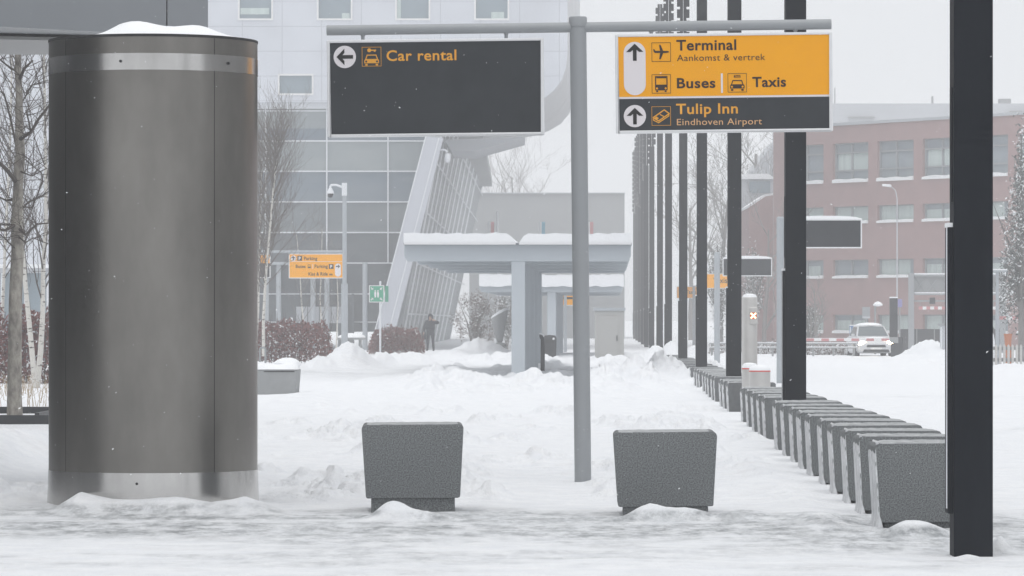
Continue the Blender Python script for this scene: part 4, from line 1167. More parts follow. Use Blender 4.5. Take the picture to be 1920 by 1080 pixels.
m = MB(off=O); m.box(46, 125, 70, 84, -.3, zt); m.box(46, 60, 5, 69.9, -.3, zt); o = m.build('added_side_wing', 'added_wing_cladding', t)  # unseen wing, added to darken the reflection on the column's right
m = MB(off=O); fbox(m, -.1, sEnd + 130, -12, .08, zt + .001, zt + .16); m.build('parapet', 'pale_cladding', t)
rw = random.Random(4)
for r, (z0, z1) in enumerate(rows):
    for bi, (s0, s1) in enumerate(bays):
        m = MB(off=O); e = .06
        fbox(m, s0, s0 + e, -.28, -.16, z0, z1); fbox(m, s1 - e, s1, -.28, -.16, z0, z1); fbox(m, s0 + e, s1 - e, -.28, -.16, z0, z0 + e); fbox(m, s0 + e, s1 - e, -.28, -.16, z1 - e, z1)
        sm = s0 + (s1 - s0) * .47; fbox(m, sm - .04, sm + .04, -.28, -.16, z0 + e, z1 - e)
        if r == 0:
            for q in (.28, .74): fbox(m, s0 + e, sm - .04, -.27, -.17, z0 + (z1 - z0) * q - .04, z0 + (z1 - z0) * q + .04); fbox(m, sm + .04, s1 - e, -.27, -.17, z0 + (z1 - z0) * q - .04, z0 + (z1 - z0) * q + .04)
        wf = m.build('window', 'post_paint', t)
        m = MB(off=O); fbox(m, s0 + e, s1 - e, -.34, -.281, z0 + e, z1 - e); m.build('pane', 'brick_glass', wf)
        if r or bi == 1 or bi == 3:
            m = MB(off=O)
            if r == 0: fbox(m, s0 + .15, s1 - .15, -.279, -.275, z0 + (z1 - z0) * .30, z0 + (z1 - z0) * .72)
            elif not (r == 2 and bi == 1): fbox(m, s0 + e, s1 - e - (.0 if rw.random() < .7 else .5), -.279, -.275, z0 + e, z1 - e - (0 if rw.random() < .6 else .25))
            if m.v: m.build('blind', 'blind', wf)
        m = MB(off=O); N = 7
        for i in range(N):
            a0, a1 = s0 + (s1 - s0) * i / N, s0 + (s1 - s0) * (i + 1) / N
            h0, h1 = [.05 + .07 * abs(math.sin(i * .9 + bi + r)) ** .8 for i in (i, i + 1)]
            if r: h0, h1 = h0 * .6, h1 * .6
            m.hexa([FP(a0, .10, z0 - .09), FP(a1, .10, z0 - .09), FP(a1, -.15, z0 - .09), FP(a0, -.15, z0 - .09), FP(a0, .07, z0 - .02 + h0), FP(a1, .07, z0 - .02 + h1), FP(a1, -.15, z0 + .02 + h1), FP(a0, -.15, z0 + .02 + h0)])
        m.build('snowy_sill', 'snow', wf)
# lower stepped wing at its left end
t = thing('brick_wing', 'low brick wing with a snow-edged sloping wall, left of the red block', 'building', (GX(1425, 232), 232, 0))
O = (GX(1425, 232), 232, 0)
q = lambda px, py, Y=232: (GX(px, Y), Y, GZ(py, Y))
m = MB(off=O); m.prism([q(1404, 640), q(1404, 389), q(1436, 368), q(1449.5, 366), q(1449.5, 640)], (0, 9, 0)); m.build('wall', 'brick', t)
m = MB(off=O); m.prism([q(1403, 390), q(1403, 386), q(1435, 364), q(1449.5, 362), q(1449.5, 365.9), q(1436, 367.9)], (0, 9, 0)); m.build('snow_cap', 'snow', t)
m = MB(off=O); m.box(GX(1391, 242), GX(1452, 242), 242, 250, -.3, GZ(336, 242)); bx = m.build('glazed_box', 'pale_cladding', t)
m = MB(off=O); m.box(GX(1405, 242), GX(1444, 242), 241.9, 241.99, GZ(362, 242), GZ(340, 242)); m.build('pane', 'window_glass', bx)
m = MB(off=O); m.prism([(GX(1390, 242), 241.8, GZ(335.9, 242)), (GX(1395, 242), 241.8, GZ(326, 242)), (GX(1440, 242), 241.8, GZ(326, 242)), (GX(1452, 242), 241.8, GZ(334, 242)), (GX(1452, 242), 241.8, GZ(335.9, 242))], (0, 8, 0)); m.build('snow_cap', 'snow', bx)
t = thing('sloping_roof', 'pale steep glazed roof in the mist above the low brick wing', 'roof', (GX(1435, 262), 262, 0)); O = (GX(1435, 262), 262, 0)
m = MB(off=O); m.prism([(GX(1412, 262), 262, GZ(320, 262)), (GX(1455, 262), 262, GZ(262, 262)), (GX(1475, 262), 262, GZ(262, 262)), (GX(1475, 262), 262, 0), (GX(1412, 262), 262, 0)], (0, 10, 0)); m.build('roof', 'pale_cladding', t)
m = MB(off=O)
for a, b2 in ((1422, 306.5), (1438, 285)): m.prism([(GX(a, 262), 261.9, GZ(b2, 262)), (GX(a + 1.2, 262), 261.9, GZ(b2 - 1.6, 262)), (GX(a + 8, 262), 261.9, GZ(330, 262)), (GX(a + 6.8, 262), 261.9, GZ(330, 262))], (0, .08, 0))
m.build('glazing_bar', 'frame_metal', t)
t = thing('pale_warehouse', 'very pale misty flat building above and behind the red brick roof', 'building', (GX(1700, 330), 330, 0)); O = (GX(1700, 330), 330, 0)
m = MB(off=O); m.box(GX(1478, 330), GX(2300, 330), 330, 350, -.3, GZ(194, 330)); m.build('wall', 'pale_cladding', t)
m = MB(off=O); m.box(GX(1590, 330), GX(1640, 330), 329.7, 329.99, GZ(222, 330), GZ(219, 330)); m.build('vent_strip', 'grey_cladding', t)
m = MB(off=O); m.box(GX(1892, 330), GX(1960, 330), 329.7, 329.99, GZ(218, 330), GZ(208, 330)); m.build('vent_strip', 'grey_cladding', t)
m = MB(off=O); m.tube([(GX(1753, 330), 332, GZ(194, 330)), (GX(1753, 330), 332, GZ(178, 330))], .09, 8); m.build('chimney', 'grey_cladding', t)
m = MB(off=O); m.tube([(GX(1569, 330), 332, GZ(194, 330)), (GX(1569, 330), 332, GZ(162, 330))], .05, 6); m.build('aerial', 'grey_cladding', t)
m = MB(off=O); m.box(GX(1885, 330), GX(1907, 330), 334, 335, GZ(194, 330), GZ(180, 330)); m.build('roof_box', 'grey_cladding', t)

# ------------------------------------------------------------------ walkway shelters with butterfly roofs
def shelter_parts(t):
    """local: column line at x = 0, front frame at y = 0; built for Y = 100"""
    k = F / 100.0
    X = lambda px: (px - 971) / k
    Z = lambda py: GZ(py, 100)
    step = 6.2
    for i in range(5):
        y = i * step; dx = ROW_M * y
        m = MB(); m.box(X(959) + dx, X(984.5) + dx, y, y + .42, -.3, Z(490)); m.build('column', 'shelter_paint', t, bevel=.01, seg=1)
        m = MB(); m.prism([(X(758) + dx, y, Z(459)), (X(758) + dx, y, Z(481)), (X(764) + dx, y, Z(489.9)), (X(1177) + dx, y, Z(489.9)), (X(1183) + dx, y, Z(481)), (X(1183) + dx, y, Z(459))], (0, .3, 0)); m.build('beam', 'shelter_paint', t, bevel=.008, seg=1)
    m = MB(); n = 4 * step + .6
    dxe = ROW_M * n; za, zb2 = Z(458.9), Z(455.5)
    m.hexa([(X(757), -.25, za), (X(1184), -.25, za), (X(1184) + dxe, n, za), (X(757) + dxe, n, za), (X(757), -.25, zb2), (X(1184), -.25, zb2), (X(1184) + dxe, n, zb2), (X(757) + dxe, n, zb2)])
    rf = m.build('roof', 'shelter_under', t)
    # snow filling the two roof pans, leaving the valley between them
    m = MB()
    pr = [(757.5, 455.3), (757.5, 438.5), (770, 437), (850, 438.5), (930, 438), (950, 439), (959, 443), (967, 455), (967, 455.4)]
    for mir in (0, 1):
        dn = []; jp = random.Random(40 + mir)
        for (a_, b_), (c_, d_) in zip(pr, pr[1:]):
            kk = max(1, int(abs(c_ - a_) / 9)); dn += [(a_ + (c_ - a_) * u / kk, b_ + (d_ - b_) * u / kk + (jp.uniform(-.9, .7) if abs(c_ - a_) > 9 else 0)) for u in range(kk)]
        dn.append(pr[-1])
        pp = [(X(a if not mir else 1941 - a), Z(b2)) for a, b2 in dn]
        rings = []
        for j in range(9):
            y = -.24 + (n + .2) * j / 8; jj = random.Random(j + mir * 9)
            rings.append(m.pts([(x + ROW_M * y, y, z + (jj.uniform(-.02, .02) if 0 < i < len(pp) - 2 else 0)) for i, (x, z) in enumerate(pp)]))
        for a, b2 in zip(rings, rings[1:]):
            for i in range(len(pp) - 1): m.face((a + i, a + i + 1, b2 + i + 1, b2 + i) if not mir else (a + i + 1, a + i, b2 + i, b2 + i + 1))
        m.face([rings[0] + i for i in range(len(pp))] if mir else [rings[0] + i for i in reversed(range(len(pp)))])
    m.build('snow_cap', 'snow', rf, smooth=False)
    m = MB(); m.box(X(758), X(967), -.27, -.252, Z(459), Z(455.2)); m.box(X(973), X(1183), -.27, -.252, Z(459), Z(455.2)); m.build('gutter_edge', 'frame_metal', rf)
t = thing('walkway_shelter', 'nearest grey walkway shelter with central columns and a snow-filled butterfly roof', 'shelter', (GX(971, 100), 100, 0), group='grey walkway shelters')
shelter_parts(t)
c = copy_tree(t, label='farther grey walkway shelter, seen beneath the roof of the nearer one'); c.location = (GX(971, 100) + ROW_M * 58, 158, -.36)
m = MB(); k = 75.0; N = 26; xs_ = [(-214 + 428 * i / N) / k for i in range(N + 1)]; jr = random.Random(3)
top, bot = [], []
for x in xs_:
    top.append((x, GZ(441, 100))); bot.append((x, GZ(474 + jr.uniform(-3, 3), 100)))
lp = [(x, -.42, z) for x, z in top] + [(x, -.40, z) for x, z in reversed(bot)]
m.prism(lp, (0, .14, 0)); m.build('snow_drape', 'snow', c, smooth=True)

# slim smokers' post and the litter bin behind it
d = 117; t = thing('smokers_post', 'slim dark bent-topped post with a snow cap, right beside the shelter columns', 'post', (GX(1017, d), d, 0)); k = F / d
m = MB(); m.prism([(-.055, -.06, -.1), (.065, -.06, -.1), (.075, -.06, .75), (.05, -.06, .98), (-.01, -.06, 1.06), (-.09, -.06, 1.08), (-.09, -.06, 1.0), (-.05, -.06, .92)], (0, .2, 0)); m.build('pillar', 'black_plastic', t, bevel=.01, seg=1)
m = MB(); m.prism([(-.10, -.07, 1.085), (-.005, -.07, 1.065), (.052, -.07, .99), (.04, -.07, 1.07), (-.02, -.07, 1.12), (-.09, -.07, 1.13)], (0, .22, 0)); m.build('snow_cap', 'snow', t)
d = 150; k = F / d; t = thing('litter_bin', 'dark round-shouldered litter bin standing in the snow behind the slim dark post', 'bin', (GX(1031, d), d, 0))
hw_ = 12.5 / k; zt = GZ(628, d)
m = MB(); m.prism([(-hw_ * .9, 0, -.1), (hw_ * .9, 0, -.1), (hw_, 0, zt - .12), (hw_ * .8, 0, zt - .02), (0, 0, zt), (-hw_ * .8, 0, zt - .02), (-hw_, 0, zt - .12)], (0, .45, 0)); bn = m.build('container', 'black_plastic', t, bevel=.02, seg=1)
m = MB(); m.box(-hw_ * .7, hw_ * .7, -.012, -.001, zt - .30, zt - .16); m.build('slot', 'dark_gap', bn)
m = MB(); m.tube([(hw_ * .55, -.014, zt - .14), (hw_ * .55, -.002, zt - .14)], .045, 10); m.build('lock', 'frame_metal', bn)
# kiosk cabinet
d = 142; t = thing('utility_cabinet', 'pale beige metal cabinet with a door, right of the sign post behind the shelter', 'cabinet', (GX(1143, d), d, 0)); k = F / d
w = 27.0 / k
m = MB(); m.box(-w, w, 0, .8, -.2, GZ(583, d)); m.build('body', 'kiosk_paint', t, bevel=.01, seg=1)
m = MB(); m.box(-w - .05, w + .05, -.05, .85, GZ(582.9, d), GZ(577, d)); m.build('lid', 'pale_post', t)
m = MB(); m.box(-w * .75, w * .62, -.02, -.001, .05, GZ(592, d)); dr = m.build('door', 'kiosk_paint', t)
m = MB(); m.box(w * .48, w * .54, -.05, -.021, .75, .95); m.build('handle', 'black_plastic', dr)
# ------------------------------------------------------------------ trees, hedges, shrubs
def grow(rnd, mt, mc, p, d, ln, r, lev, maxlev, up=.15, spread=.7, kids=(4, 6), thin=.62, twig_r=.006, gnarl=.25, lenf=.62, first=.25):
    """one limb and, recursively, the limbs that leave it; limbs of level 0 go to mt, the rest to mc"""
    n = 5 if lev == 0 else 4
    path = [Vector(p)]; rad = [r]; dd = Vector(d).normalized()
    for i in range(n):
        dd = (dd + Vector((rnd.uniform(-1, 1), rnd.uniform(-1, 1), rnd.uniform(-1, 1))) * gnarl * (.35 if lev == 0 else 1) + Vector((0, 0, up)) * (.5 if lev else .3)).normalized()
        path.append(path[-1] + dd * ln / n); rad.append(max(twig_r * .7, r * (1 - (i + 1) / n * (1 - thin * .45))))
    (mt if lev == 0 else mc).tube(path, rad, 9 if lev == 0 else (5 if lev == 1 else 3), cap=lev < 1)
    if lev >= maxlev: return
    nk = rnd.randint(*kids) + (3 if lev == 0 else 0)
    for i in range(nk):
        f = first + (1 - first) * (i + rnd.random()) / nk
        if lev > 0: f = .2 + .8 * (i + rnd.random()) / nk
        q = min(n - 1, int(f * n)); u = f * n - q
        b = path[q].lerp(path[q + 1], min(1, u))
        ax = (path[q + 1] - path[q]).normalized()
        a = rnd.uniform(0, 6.283); o = ax.orthogonal().normalized(); w = ax.cross(o)
        nd = (ax * (1 - spread * .5) + (o * math.cos(a) + w * math.sin(a)) * spread + Vector((0, 0, up))).normalized()
        rr = rad[q] * rnd.uniform(.42, .62)
        grow(rnd, mt, mc, b, nd, ln * rnd.uniform(lenf * .7, lenf * 1.1) * (1 - .45 * f if lev == 0 else .9), max(rr, twig_r), lev + 1, maxlev, up, spread, kids, thin, twig_r, gnarl, lenf, first)
def tree(name, label, px, d, h, r, seed, bark, twig, maxlev=3, lean=(0, 0), group=None, z=0.0, cat='tree', **kw):
    t = thing(name, label, cat, (GX(px, d), d, z), group=group)
    rnd = random.Random(seed); mt, mc = MB(), MB()
    grow(rnd, mt, mc, (0, 0, -.15), (lean[0], lean[1], 1), h, r, 0, maxlev, **kw)
    mt.build('trunk', bark, t, smooth=True); mc.build('crown', twig, t)
    return t
# gnarled tree at the left edge: trunk follows the photograph
d = 59; t = thing('street_tree', 'gnarled bare tree with a grey-brown trunk at the left edge', 'tree', (GX(30, d), d, 0))
q = lambda px, py, dy=0: Vector((GX(px, d + dy) - GX(30, d), dy, GZ(py, d + dy)))
mt, mc = MB(), MB()
tp = [q(28, 800), q(27, 740), q(28, 640), q(29, 560), q(33, 470), q(31, 420), q(34, 350), q(38, 290), q(36, 240), q(36, 180), q(34, 130), q(33, 60), q(36, -60), q(40, -240)]
mt.tube(tp, [.125, .108, .10, .098, .093, .085, .072, .075, .062, .052, .048, .045, .036, .02], 14)
rnd = random.Random(21)
limbs = [([q(36, 262), q(45, 256, -.2), q(58, 248, -.3), q(72, 224, -.5), q(92, 198, -.6), q(120, 160, -.8)], .032), ([q(34, 345), q(14, 320, -.2), q(-6, 300, -.3), q(-30, 280, -.4)], .038),
         ([q(34, 290), q(22, 232, .3), q(8, 176, .3), q(-12, 165, .2)], .02), ([q(36, 150), q(46, 128, -.2), q(62, 113, -.2)], .03), ([q(36, 135), q(20, 128, .2), q(0, 112, .2), q(-20, 90, .1)], .02),
         ([q(58, 248, -.3), q(54, 228, -.3), q(48, 206, -.3)], .017), ([q(31, 420), q(10, 432, -.3), q(-15, 428, -.5)], .03), ([q(31, 425), q(48, 440, -.2), q(70, 420, -.3), q(96, 418, -.3)], .022),
         ([q(33, 400), q(52, 380, .2), q(74, 370, .3), q(97, 355, .4)], .02), ([q(31, 385), q(60, 390, .3), q(80, 340, .4), q(78, 325, .4), q(60, 310, .4), q(50, 300, .4)], .015),
         ([q(33, 372), q(12, 376, .3), q(-10, 365, .2)], .022), ([q(36, 200), q(60, 160, .3), q(90, 150, .3)], .014), ([q(32, 470), q(12, 450, -.3), q(-10, 430, -.3)], .014), ([q(34, 320), q(60, 330, -.3), q(88, 315, -.4)], .014),
         ([q(36, 160), q(48, 175, .1), q(66, 150, .1), q(70, 136, .1)], .011), ([q(38, 285), q(56, 300, -.2), q(62, 312, -.2), q(64, 250, -.2), q(54, 200, -.2), q(40, 160, -.2)], .009), ([q(31, 440), q(48, 455, -.3), q(62, 446, -.4), q(92, 458, -.6)], .013)]
for path, r in limbs:
    k = len(path); mc.tube(path, [max(.006, r * (1 - .6 * i / (k - 1))) for i in range(k)], 7)
    for i in range(9):
        a = path[rnd.randint(0, k - 2)]; b2 = path[min(k - 1, rnd.randint(1, k - 1))]; s = a.lerp(b2, rnd.random())
        grow(rnd, mc, mc, s, (rnd.uniform(-1, 1), rnd.uniform(-.8, .8), rnd.uniform(-.3, 1)), rnd.uniform(.3, .8), .006, 1, 2, up=.12, spread=.8, kids=(1, 3), twig_r=.0032, gnarl=.3)
mt.build('trunk', 'bark', t, smooth=True); mc.build('crown', 'twig', t)
# birches behind it
GB = 'young birches'
def birch(label, pts, d, r, seed, n=26, h=None, twm='twig', ln=(.8, 2.2), lo=.28, sp=.62):
    t = thing('birch_tree', label, 'tree', (GX(pts[0][0], d), d, 0), group=GB)
    P0 = [Vector((GX(a, d) - GX(pts[0][0], d), 0, GZ(b2, d))) for a, b2 in pts]; rnd = random.Random(seed); mt, mc = MB(), MB()
    k = len(P0); mt.tube(P0, [r * (1 - .75 * i / (k - 1)) for i in range(k)], 9); mt.build('trunk', 'birch_bark', t, smooth=True)
    for i in range(n):
        f = lo + (1 - lo) * i / n; q = min(k - 2, int(f * (k - 1))); s = P0[q].lerp(P0[q + 1], f * (k - 1) - q); a = rnd.uniform(0, 6.28)
        grow(rnd, mc, mc, s, (math.cos(a) * sp, math.sin(a) * sp, 1), rnd.uniform(*ln) * (1.15 - .5 * f), r * .28, 1, 3, up=.18, spread=.55, kids=(3, 5), twig_r=.0042, gnarl=.16)
    mc.build('crown', twm, t); return t
birch('birch with a slim mottled white trunk leaning left just right of the gnarled tree', [(66, 728), (58, 640), (50, 560), (42, 470), (42, 400), (38, 300), (34, 180), (30, 40), (28, -120)], 88, .065, 3)
birch('birch with a mottled white trunk leaning right beside the steel column edge', [(69, 728), (76, 660), (80, 590), (81, 500), (86, 430), (86, 330), (84, 200), (82, 60), (80, -100)], 88.5, .07, 5)
birch('thin birch behind the gnarled tree, its stem close to the left frame edge', [(8, 715), (4, 600), (10, 450), (18, 300), (22, 120), (24, -80)], 96, .05, 8, 34)
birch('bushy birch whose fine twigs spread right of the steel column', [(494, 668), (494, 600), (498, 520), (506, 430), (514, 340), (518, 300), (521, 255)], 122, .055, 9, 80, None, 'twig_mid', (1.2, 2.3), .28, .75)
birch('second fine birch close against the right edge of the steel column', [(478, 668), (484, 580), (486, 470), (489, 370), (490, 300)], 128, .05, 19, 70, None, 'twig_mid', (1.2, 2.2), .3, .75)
birch('young birch with a thin leaning stem under the orange parking sign', [(572, 668), (570, 620), (565, 560), (562, 500), (556, 440)], 157, .045, 12, 14, None, 'twig_frost', (.8, 1.6))
birch('young birch rising behind the hedge between the parking sign legs', [(604, 668), (603, 610), (600, 560), (603, 500), (604, 430)], 158, .04, 15, 16, None, 'twig_frost', (.8, 1.6))
birch('thin birch sapling close to the parking sign post', [(630, 668), (632, 620), (634, 570), (632, 520), (636, 470)], 165, .035, 16, 12, None, 'twig_frost', (.7, 1.3))
# far bare trees
GF = 'bare trees in the mist'
kw = dict(up=.22, spread=.75, kids=(4, 6), twig_r=.012, gnarl=.2, first=.3)
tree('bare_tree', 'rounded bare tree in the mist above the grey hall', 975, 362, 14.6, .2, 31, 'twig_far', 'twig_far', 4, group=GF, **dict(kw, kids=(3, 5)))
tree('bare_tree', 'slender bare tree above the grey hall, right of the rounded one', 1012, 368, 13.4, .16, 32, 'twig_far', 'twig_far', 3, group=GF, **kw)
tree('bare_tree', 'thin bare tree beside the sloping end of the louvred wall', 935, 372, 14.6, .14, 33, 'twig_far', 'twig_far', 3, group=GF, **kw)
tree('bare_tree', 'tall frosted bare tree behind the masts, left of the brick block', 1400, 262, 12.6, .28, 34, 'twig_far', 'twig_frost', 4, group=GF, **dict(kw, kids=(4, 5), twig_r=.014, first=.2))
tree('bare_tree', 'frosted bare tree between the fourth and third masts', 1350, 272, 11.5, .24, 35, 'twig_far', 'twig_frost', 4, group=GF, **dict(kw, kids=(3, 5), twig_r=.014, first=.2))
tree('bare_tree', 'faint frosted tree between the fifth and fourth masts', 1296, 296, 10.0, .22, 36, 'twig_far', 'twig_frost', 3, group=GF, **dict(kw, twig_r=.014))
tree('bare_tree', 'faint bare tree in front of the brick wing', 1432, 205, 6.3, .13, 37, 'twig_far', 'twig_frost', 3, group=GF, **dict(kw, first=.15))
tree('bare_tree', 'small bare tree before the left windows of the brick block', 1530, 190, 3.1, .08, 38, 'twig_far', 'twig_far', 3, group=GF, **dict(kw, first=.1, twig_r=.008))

def leafy(t, n, fn, size, rnd, mats, snowf=.12, name='foliage'):
    """many small leaf faces; fn gives a point in the crown"""
    m = MB()
    for i in range(n):
        c = fn(rnd); s = size * rnd.uniform(.5, 1.4)
        a = Vector((rnd.uniform(-1, 1), rnd.uniform(-1, 1), rnd.uniform(-1, 1))).normalized() * s
        b2 = Vector((rnd.uniform(-1, 1), rnd.uniform(-1, 1), rnd.uniform(-1, 1))).normalized() * s * .45
        m.cur = 1 if rnd.random() < snowf else 0
        m.poly([c - a, c + b2, c + a, c - b2])
    return m.build(name, mats, t)
def hedge(label, px0, px1, d, dep, h, seed, n, size, leaf='beech_leaf', h0=0.0, snowf=.13):
    xc = GX((px0 + px1) / 2, d); w = (GX(px1, d) - GX(px0, d)) / 2
    t = thing('hedge', label, 'hedge', (xc, d, h0)); rnd = random.Random(seed)
    def fn(r):
        while True:
            x, y, z = r.uniform(-w, w), r.uniform(0, dep), r.random() ** .8 * h
            top = h * (.86 + .14 * math.sin(x * 2.3 + seed) * math.sin(x * 5.1 + y * 3)) ; e = min(1, (w - abs(x)) / .35)
            if z < top * (e ** .4): return Vector((x + r.gauss(0, .04), y, z + (.12 * r.random() if r.random() < .1 else 0)))
    leafy(t, n, fn, size, rnd, ['%s' % leaf, 'snow'], snowf)
    m = MB()
    for i in range(int(w * 30)):
        x, y = rnd.uniform(-w, w), rnd.uniform(.05, dep); k = rnd.uniform(.8, 1.16)
        m.tube([(x, y, -.1), (x + rnd.uniform(-.08, .08), y, h * .5 * k), (x + rnd.uniform(-.2, .2), y, h * k)], [.012, .009, .004], 3, False)
    m.build('stems', 'twig', t)
    return t
hedge('red-brown beech hedge with snowy leaves just right of the steel column', 440, 622, 138, 1.6, 1.52, 1, 9500, .06, h0=.05, snowf=.055)
hedge('smaller red-brown beech hedge at the foot of the slanting white fin', 690, 796, 172, 1.6, 1.22, 2, 6500, .06, h0=.02, snowf=.02)
hedge('tall red-brown beech hedge behind the birches at the left edge', -60, 190, 94, 1.4, 1.9, 3, 10000, .06, snowf=.05, h0=.0)
hedge('low snowy hedge under the guard rail beside the car', 1478, 1604, 172, 1.0, .62, 4, 3000, .06, 'brown_leaf', snowf=.4, h0=-.1)
hedge('low frosted hedge behind the masts and the steel signal post', 1330, 1478, 176, 1.0, .66, 5, 3000, .06, 'brown_leaf', snowf=.45, h0=-.1)
def shrub(label, px, d, w, h, seed, n, leaf, size, snowf=.15, cone=False, name='shrub', trunk=.05, cat='shrub'):
    t = thing(name, label, cat, (GX(px, d), d, 0)); rnd = random.Random(seed)
    cl = [(rnd.gauss(0, .33), rnd.gauss(0, .33), rnd.uniform(.25, .9), rnd.uniform(.14, .26)) for _ in range(26)]
    def fn(r):
        c = r.choice(cl); zz = c[2] + r.gauss(0, c[3] * .35); f = (1.15 - zz) if cone else (1 - abs(zz - .5) * .9)
        return Vector((w * (c[0] * f + r.gauss(0, c[3] * .5)), w * (c[1] * f + r.gauss(0, c[3] * .5)), max(.05, zz * h)))
    leafy(t, n, fn, size, rnd, [leaf, 'snow'], snowf)
    m = MB()
    for i in range(9 if not cone else 1):
        a = rnd.uniform(0, 6.28); s = 0 if cone else 1
        m.tube([(0, 0, -.1), (math.cos(a) * w * .2 * s, math.sin(a) * w * .2 * s, h * .5), (math.cos(a) * w * .5 * s, math.sin(a) * w * .5 * s, h * (.9 if not cone else .98))], [trunk, trunk * .7, trunk * .2], 6)
    for i in range(46):
        c = rnd.choice(cl); z0 = h * c[2] * .6; m.tube([(0, 0, z0), (w * c[0] * .6, w * c[1] * .6, z0 + h * .15), (w * c[0] * 1.3, w * c[1] * 1.3, h * min(1, c[2] * 1.12))], [trunk * .4, trunk * .28, .006], 3, False)
    m.build('stems' if not cone else 'trunk', 'twig_far', t)
    return t
shrub('large bare brown shrub dusted with snow, left of the shelter column', 888, 186, 1.5, 2.75, 11, 3800, 'brown_leaf', .05, .2)
shrub('frosted shrub close behind the cone-shaped planter', 950, 196, 1.1, 3.0, 12, 2400, 'pine_leaf', .055, .35)
shrub('tall snowy pine at the right edge beyond the nearest mast', 1915, 146, 1.45, 8.4, 13, 6500, 'pine_leaf', .07, .3, True, 'pine_tree', .13, 'tree')
shrub('snow-dusted pine showing between the second mast and the brick block windows', 1520, 196, .9, 2.3, 14, 1600, 'pine_leaf', .055, .2, False, 'pine_tree', .05, 'tree')
shrub('frosted conifer between the fourth and third masts', 1345, 212, 1.25, 5.6, 15, 3600, 'pine_leaf', .065, .42, True, 'pine_tree', .12, 'tree')
shrub('frosted conifer just right of the third mast', 1412, 208, 1.5, 5.2, 16, 4200, 'pine_leaf', .065, .38, True, 'pine_tree', .12, 'tree')
# dry grass tufts in the snowy bed
t = MB(); rnd = random.Random(9)
for i in range(190):
    dd = rnd.uniform(64, 90); px = rnd.uniform(-20, 180); x = GX(px, dd); h = rnd.uniform(.08, .32)
    t.tube([(x, dd, .0), (x + rnd.uniform(-.05, .05), dd, h * .6 + .1), (x + rnd.uniform(-.14, .14), dd, h + .1)], [.006, .004, .002], 3, False)
o = t.build('dry_grass', 'dry_grass', kind='stuff')
# ------------------------------------------------------------------ beds and blocks on the left
t = thing('planter_edging', 'low black steel edging around the snowy tree bed at the left edge', 'planter', (GX(40, 58), 58, 0)); O = (GX(40, 58), 58, 0)
m = MB(off=O); m.box(GX(-80, 58), GX(180, 58), 57.6, 57.68, -.1, .13); m.box(GX(-80, 58), GX(85, 58), 59.9, 59.98, -.1, .20); m.box(GX(85, 59), GX(93, 59), 57.68, 59.9, -.1, .16); m.build('edging', 'black_plastic', t)
m = MB(off=O); m.box(GX(-80, 58), GX(84.5, 58), 57.69, 59.88, -.1, .10); m.build('snow_fill', 'snow', t)
d = 80; k = F / d
t = thing('concrete_block_seat', 'low grey concrete block under a thick slab of snow, right of the steel column', 'block', (GX(520, d), d, 0)); q = lambda px, py: ((px - 520) / k, EYE - (py - HZ) / k)
z0 = q(0, 693)[1]
m = MB(); A = [q(470, 742)[0], q(551, 0)[0], q(557, 0)[0]]
m.hexa([(A[0], 0, -.2), (A[1], .0, -.2), (A[1] + .04, .9, -.2), (A[0], .9, -.2), (A[0], -.03, z0), (A[2], -.03, z0), (A[2] + .03, .93, z0), (A[0], .93, z0)])
m.build('body', 'concrete', t, bevel=.02, seg=2)
m = MB(); m.box(q(495, 0)[0], A[2] - .05, -.034, -.0305, z0 - .05, z0 - .03); m.build('groove', 'dark_gap', t)
m = MB(); nx, ny = 20, 8; rings = []
for i in range(nx + 1):
    u = i / nx; x = A[0] + (A[2] + .02 - A[0]) * u; pp = []
    for jn in range(ny + 1):
        v = jn / ny; a_ = math.pi * v
        zz = z0 + .002 + (.13 + .03 * math.sin(u * 7 + 1)) * min(1, math.sin(a_) * 2.2) * min(1, (1 - u) * 9) ** .5
        pp.append((x, -.04 + .98 * v, zz))
    rings.append(m.pts(pp))
for a, b2 in zip(rings, rings[1:]):
    for jn in range(ny): m.face((a + jn, b2 + jn, b2 + jn + 1, a + jn + 1))
m.blob((.16, .62, z0 + .10), (.26, .28, .13), 4, 18, 9, .1, z0 + .02); m.build('snow_cap', 'snow', t, smooth=True)
m = MB(); x0, x1 = q(486, 0)[0], q(496.5, 0)[0]; zt = q(0, 652)[1]
m.tube([(x0, .2, z0 - .05), (x0, .2, zt - .03), (x0 + .02, .2, zt), (x1 - .02, .2, zt), (x1, .2, zt - .03), (x1, .2, z0 - .05)], .02, 8); m.build('handle', 'post_paint', t, smooth=True)
d = 178; k = F / d
t = thing('snowy_table', 'low table under a thick slab of snow, before the glass entrance', 'table', (GX(659, d), d, 0)); q = lambda px, py: ((px - 659) / k, EYE - (py - HZ) / k)
m = MB(); a, b2 = q(632, 633), q(686, 637); m.box(a[0], b2[0], 0, .9, b2[1], a[1]); m.build('tabletop', 'grey_cladding', t)
for px in (639, 655, 672): 
    m = MB(); a = q(px, 0)[0]; m.box(a, a + .12, .2, .7, -.1, q(0, 637)[1] - .001); m.build('leg', 'grey_cladding', t)
m = MB(); m.blob(((b2[0] + q(632, 0)[0]) / 2, .45, q(0, 633)[1]), ((b2[0] - q(632, 0)[0]) / 2, .5, .20), 5, 24, 8, .05, q(0, 633)[1] + .001); m.build('snow_cap', 'snow', t, smooth=True)
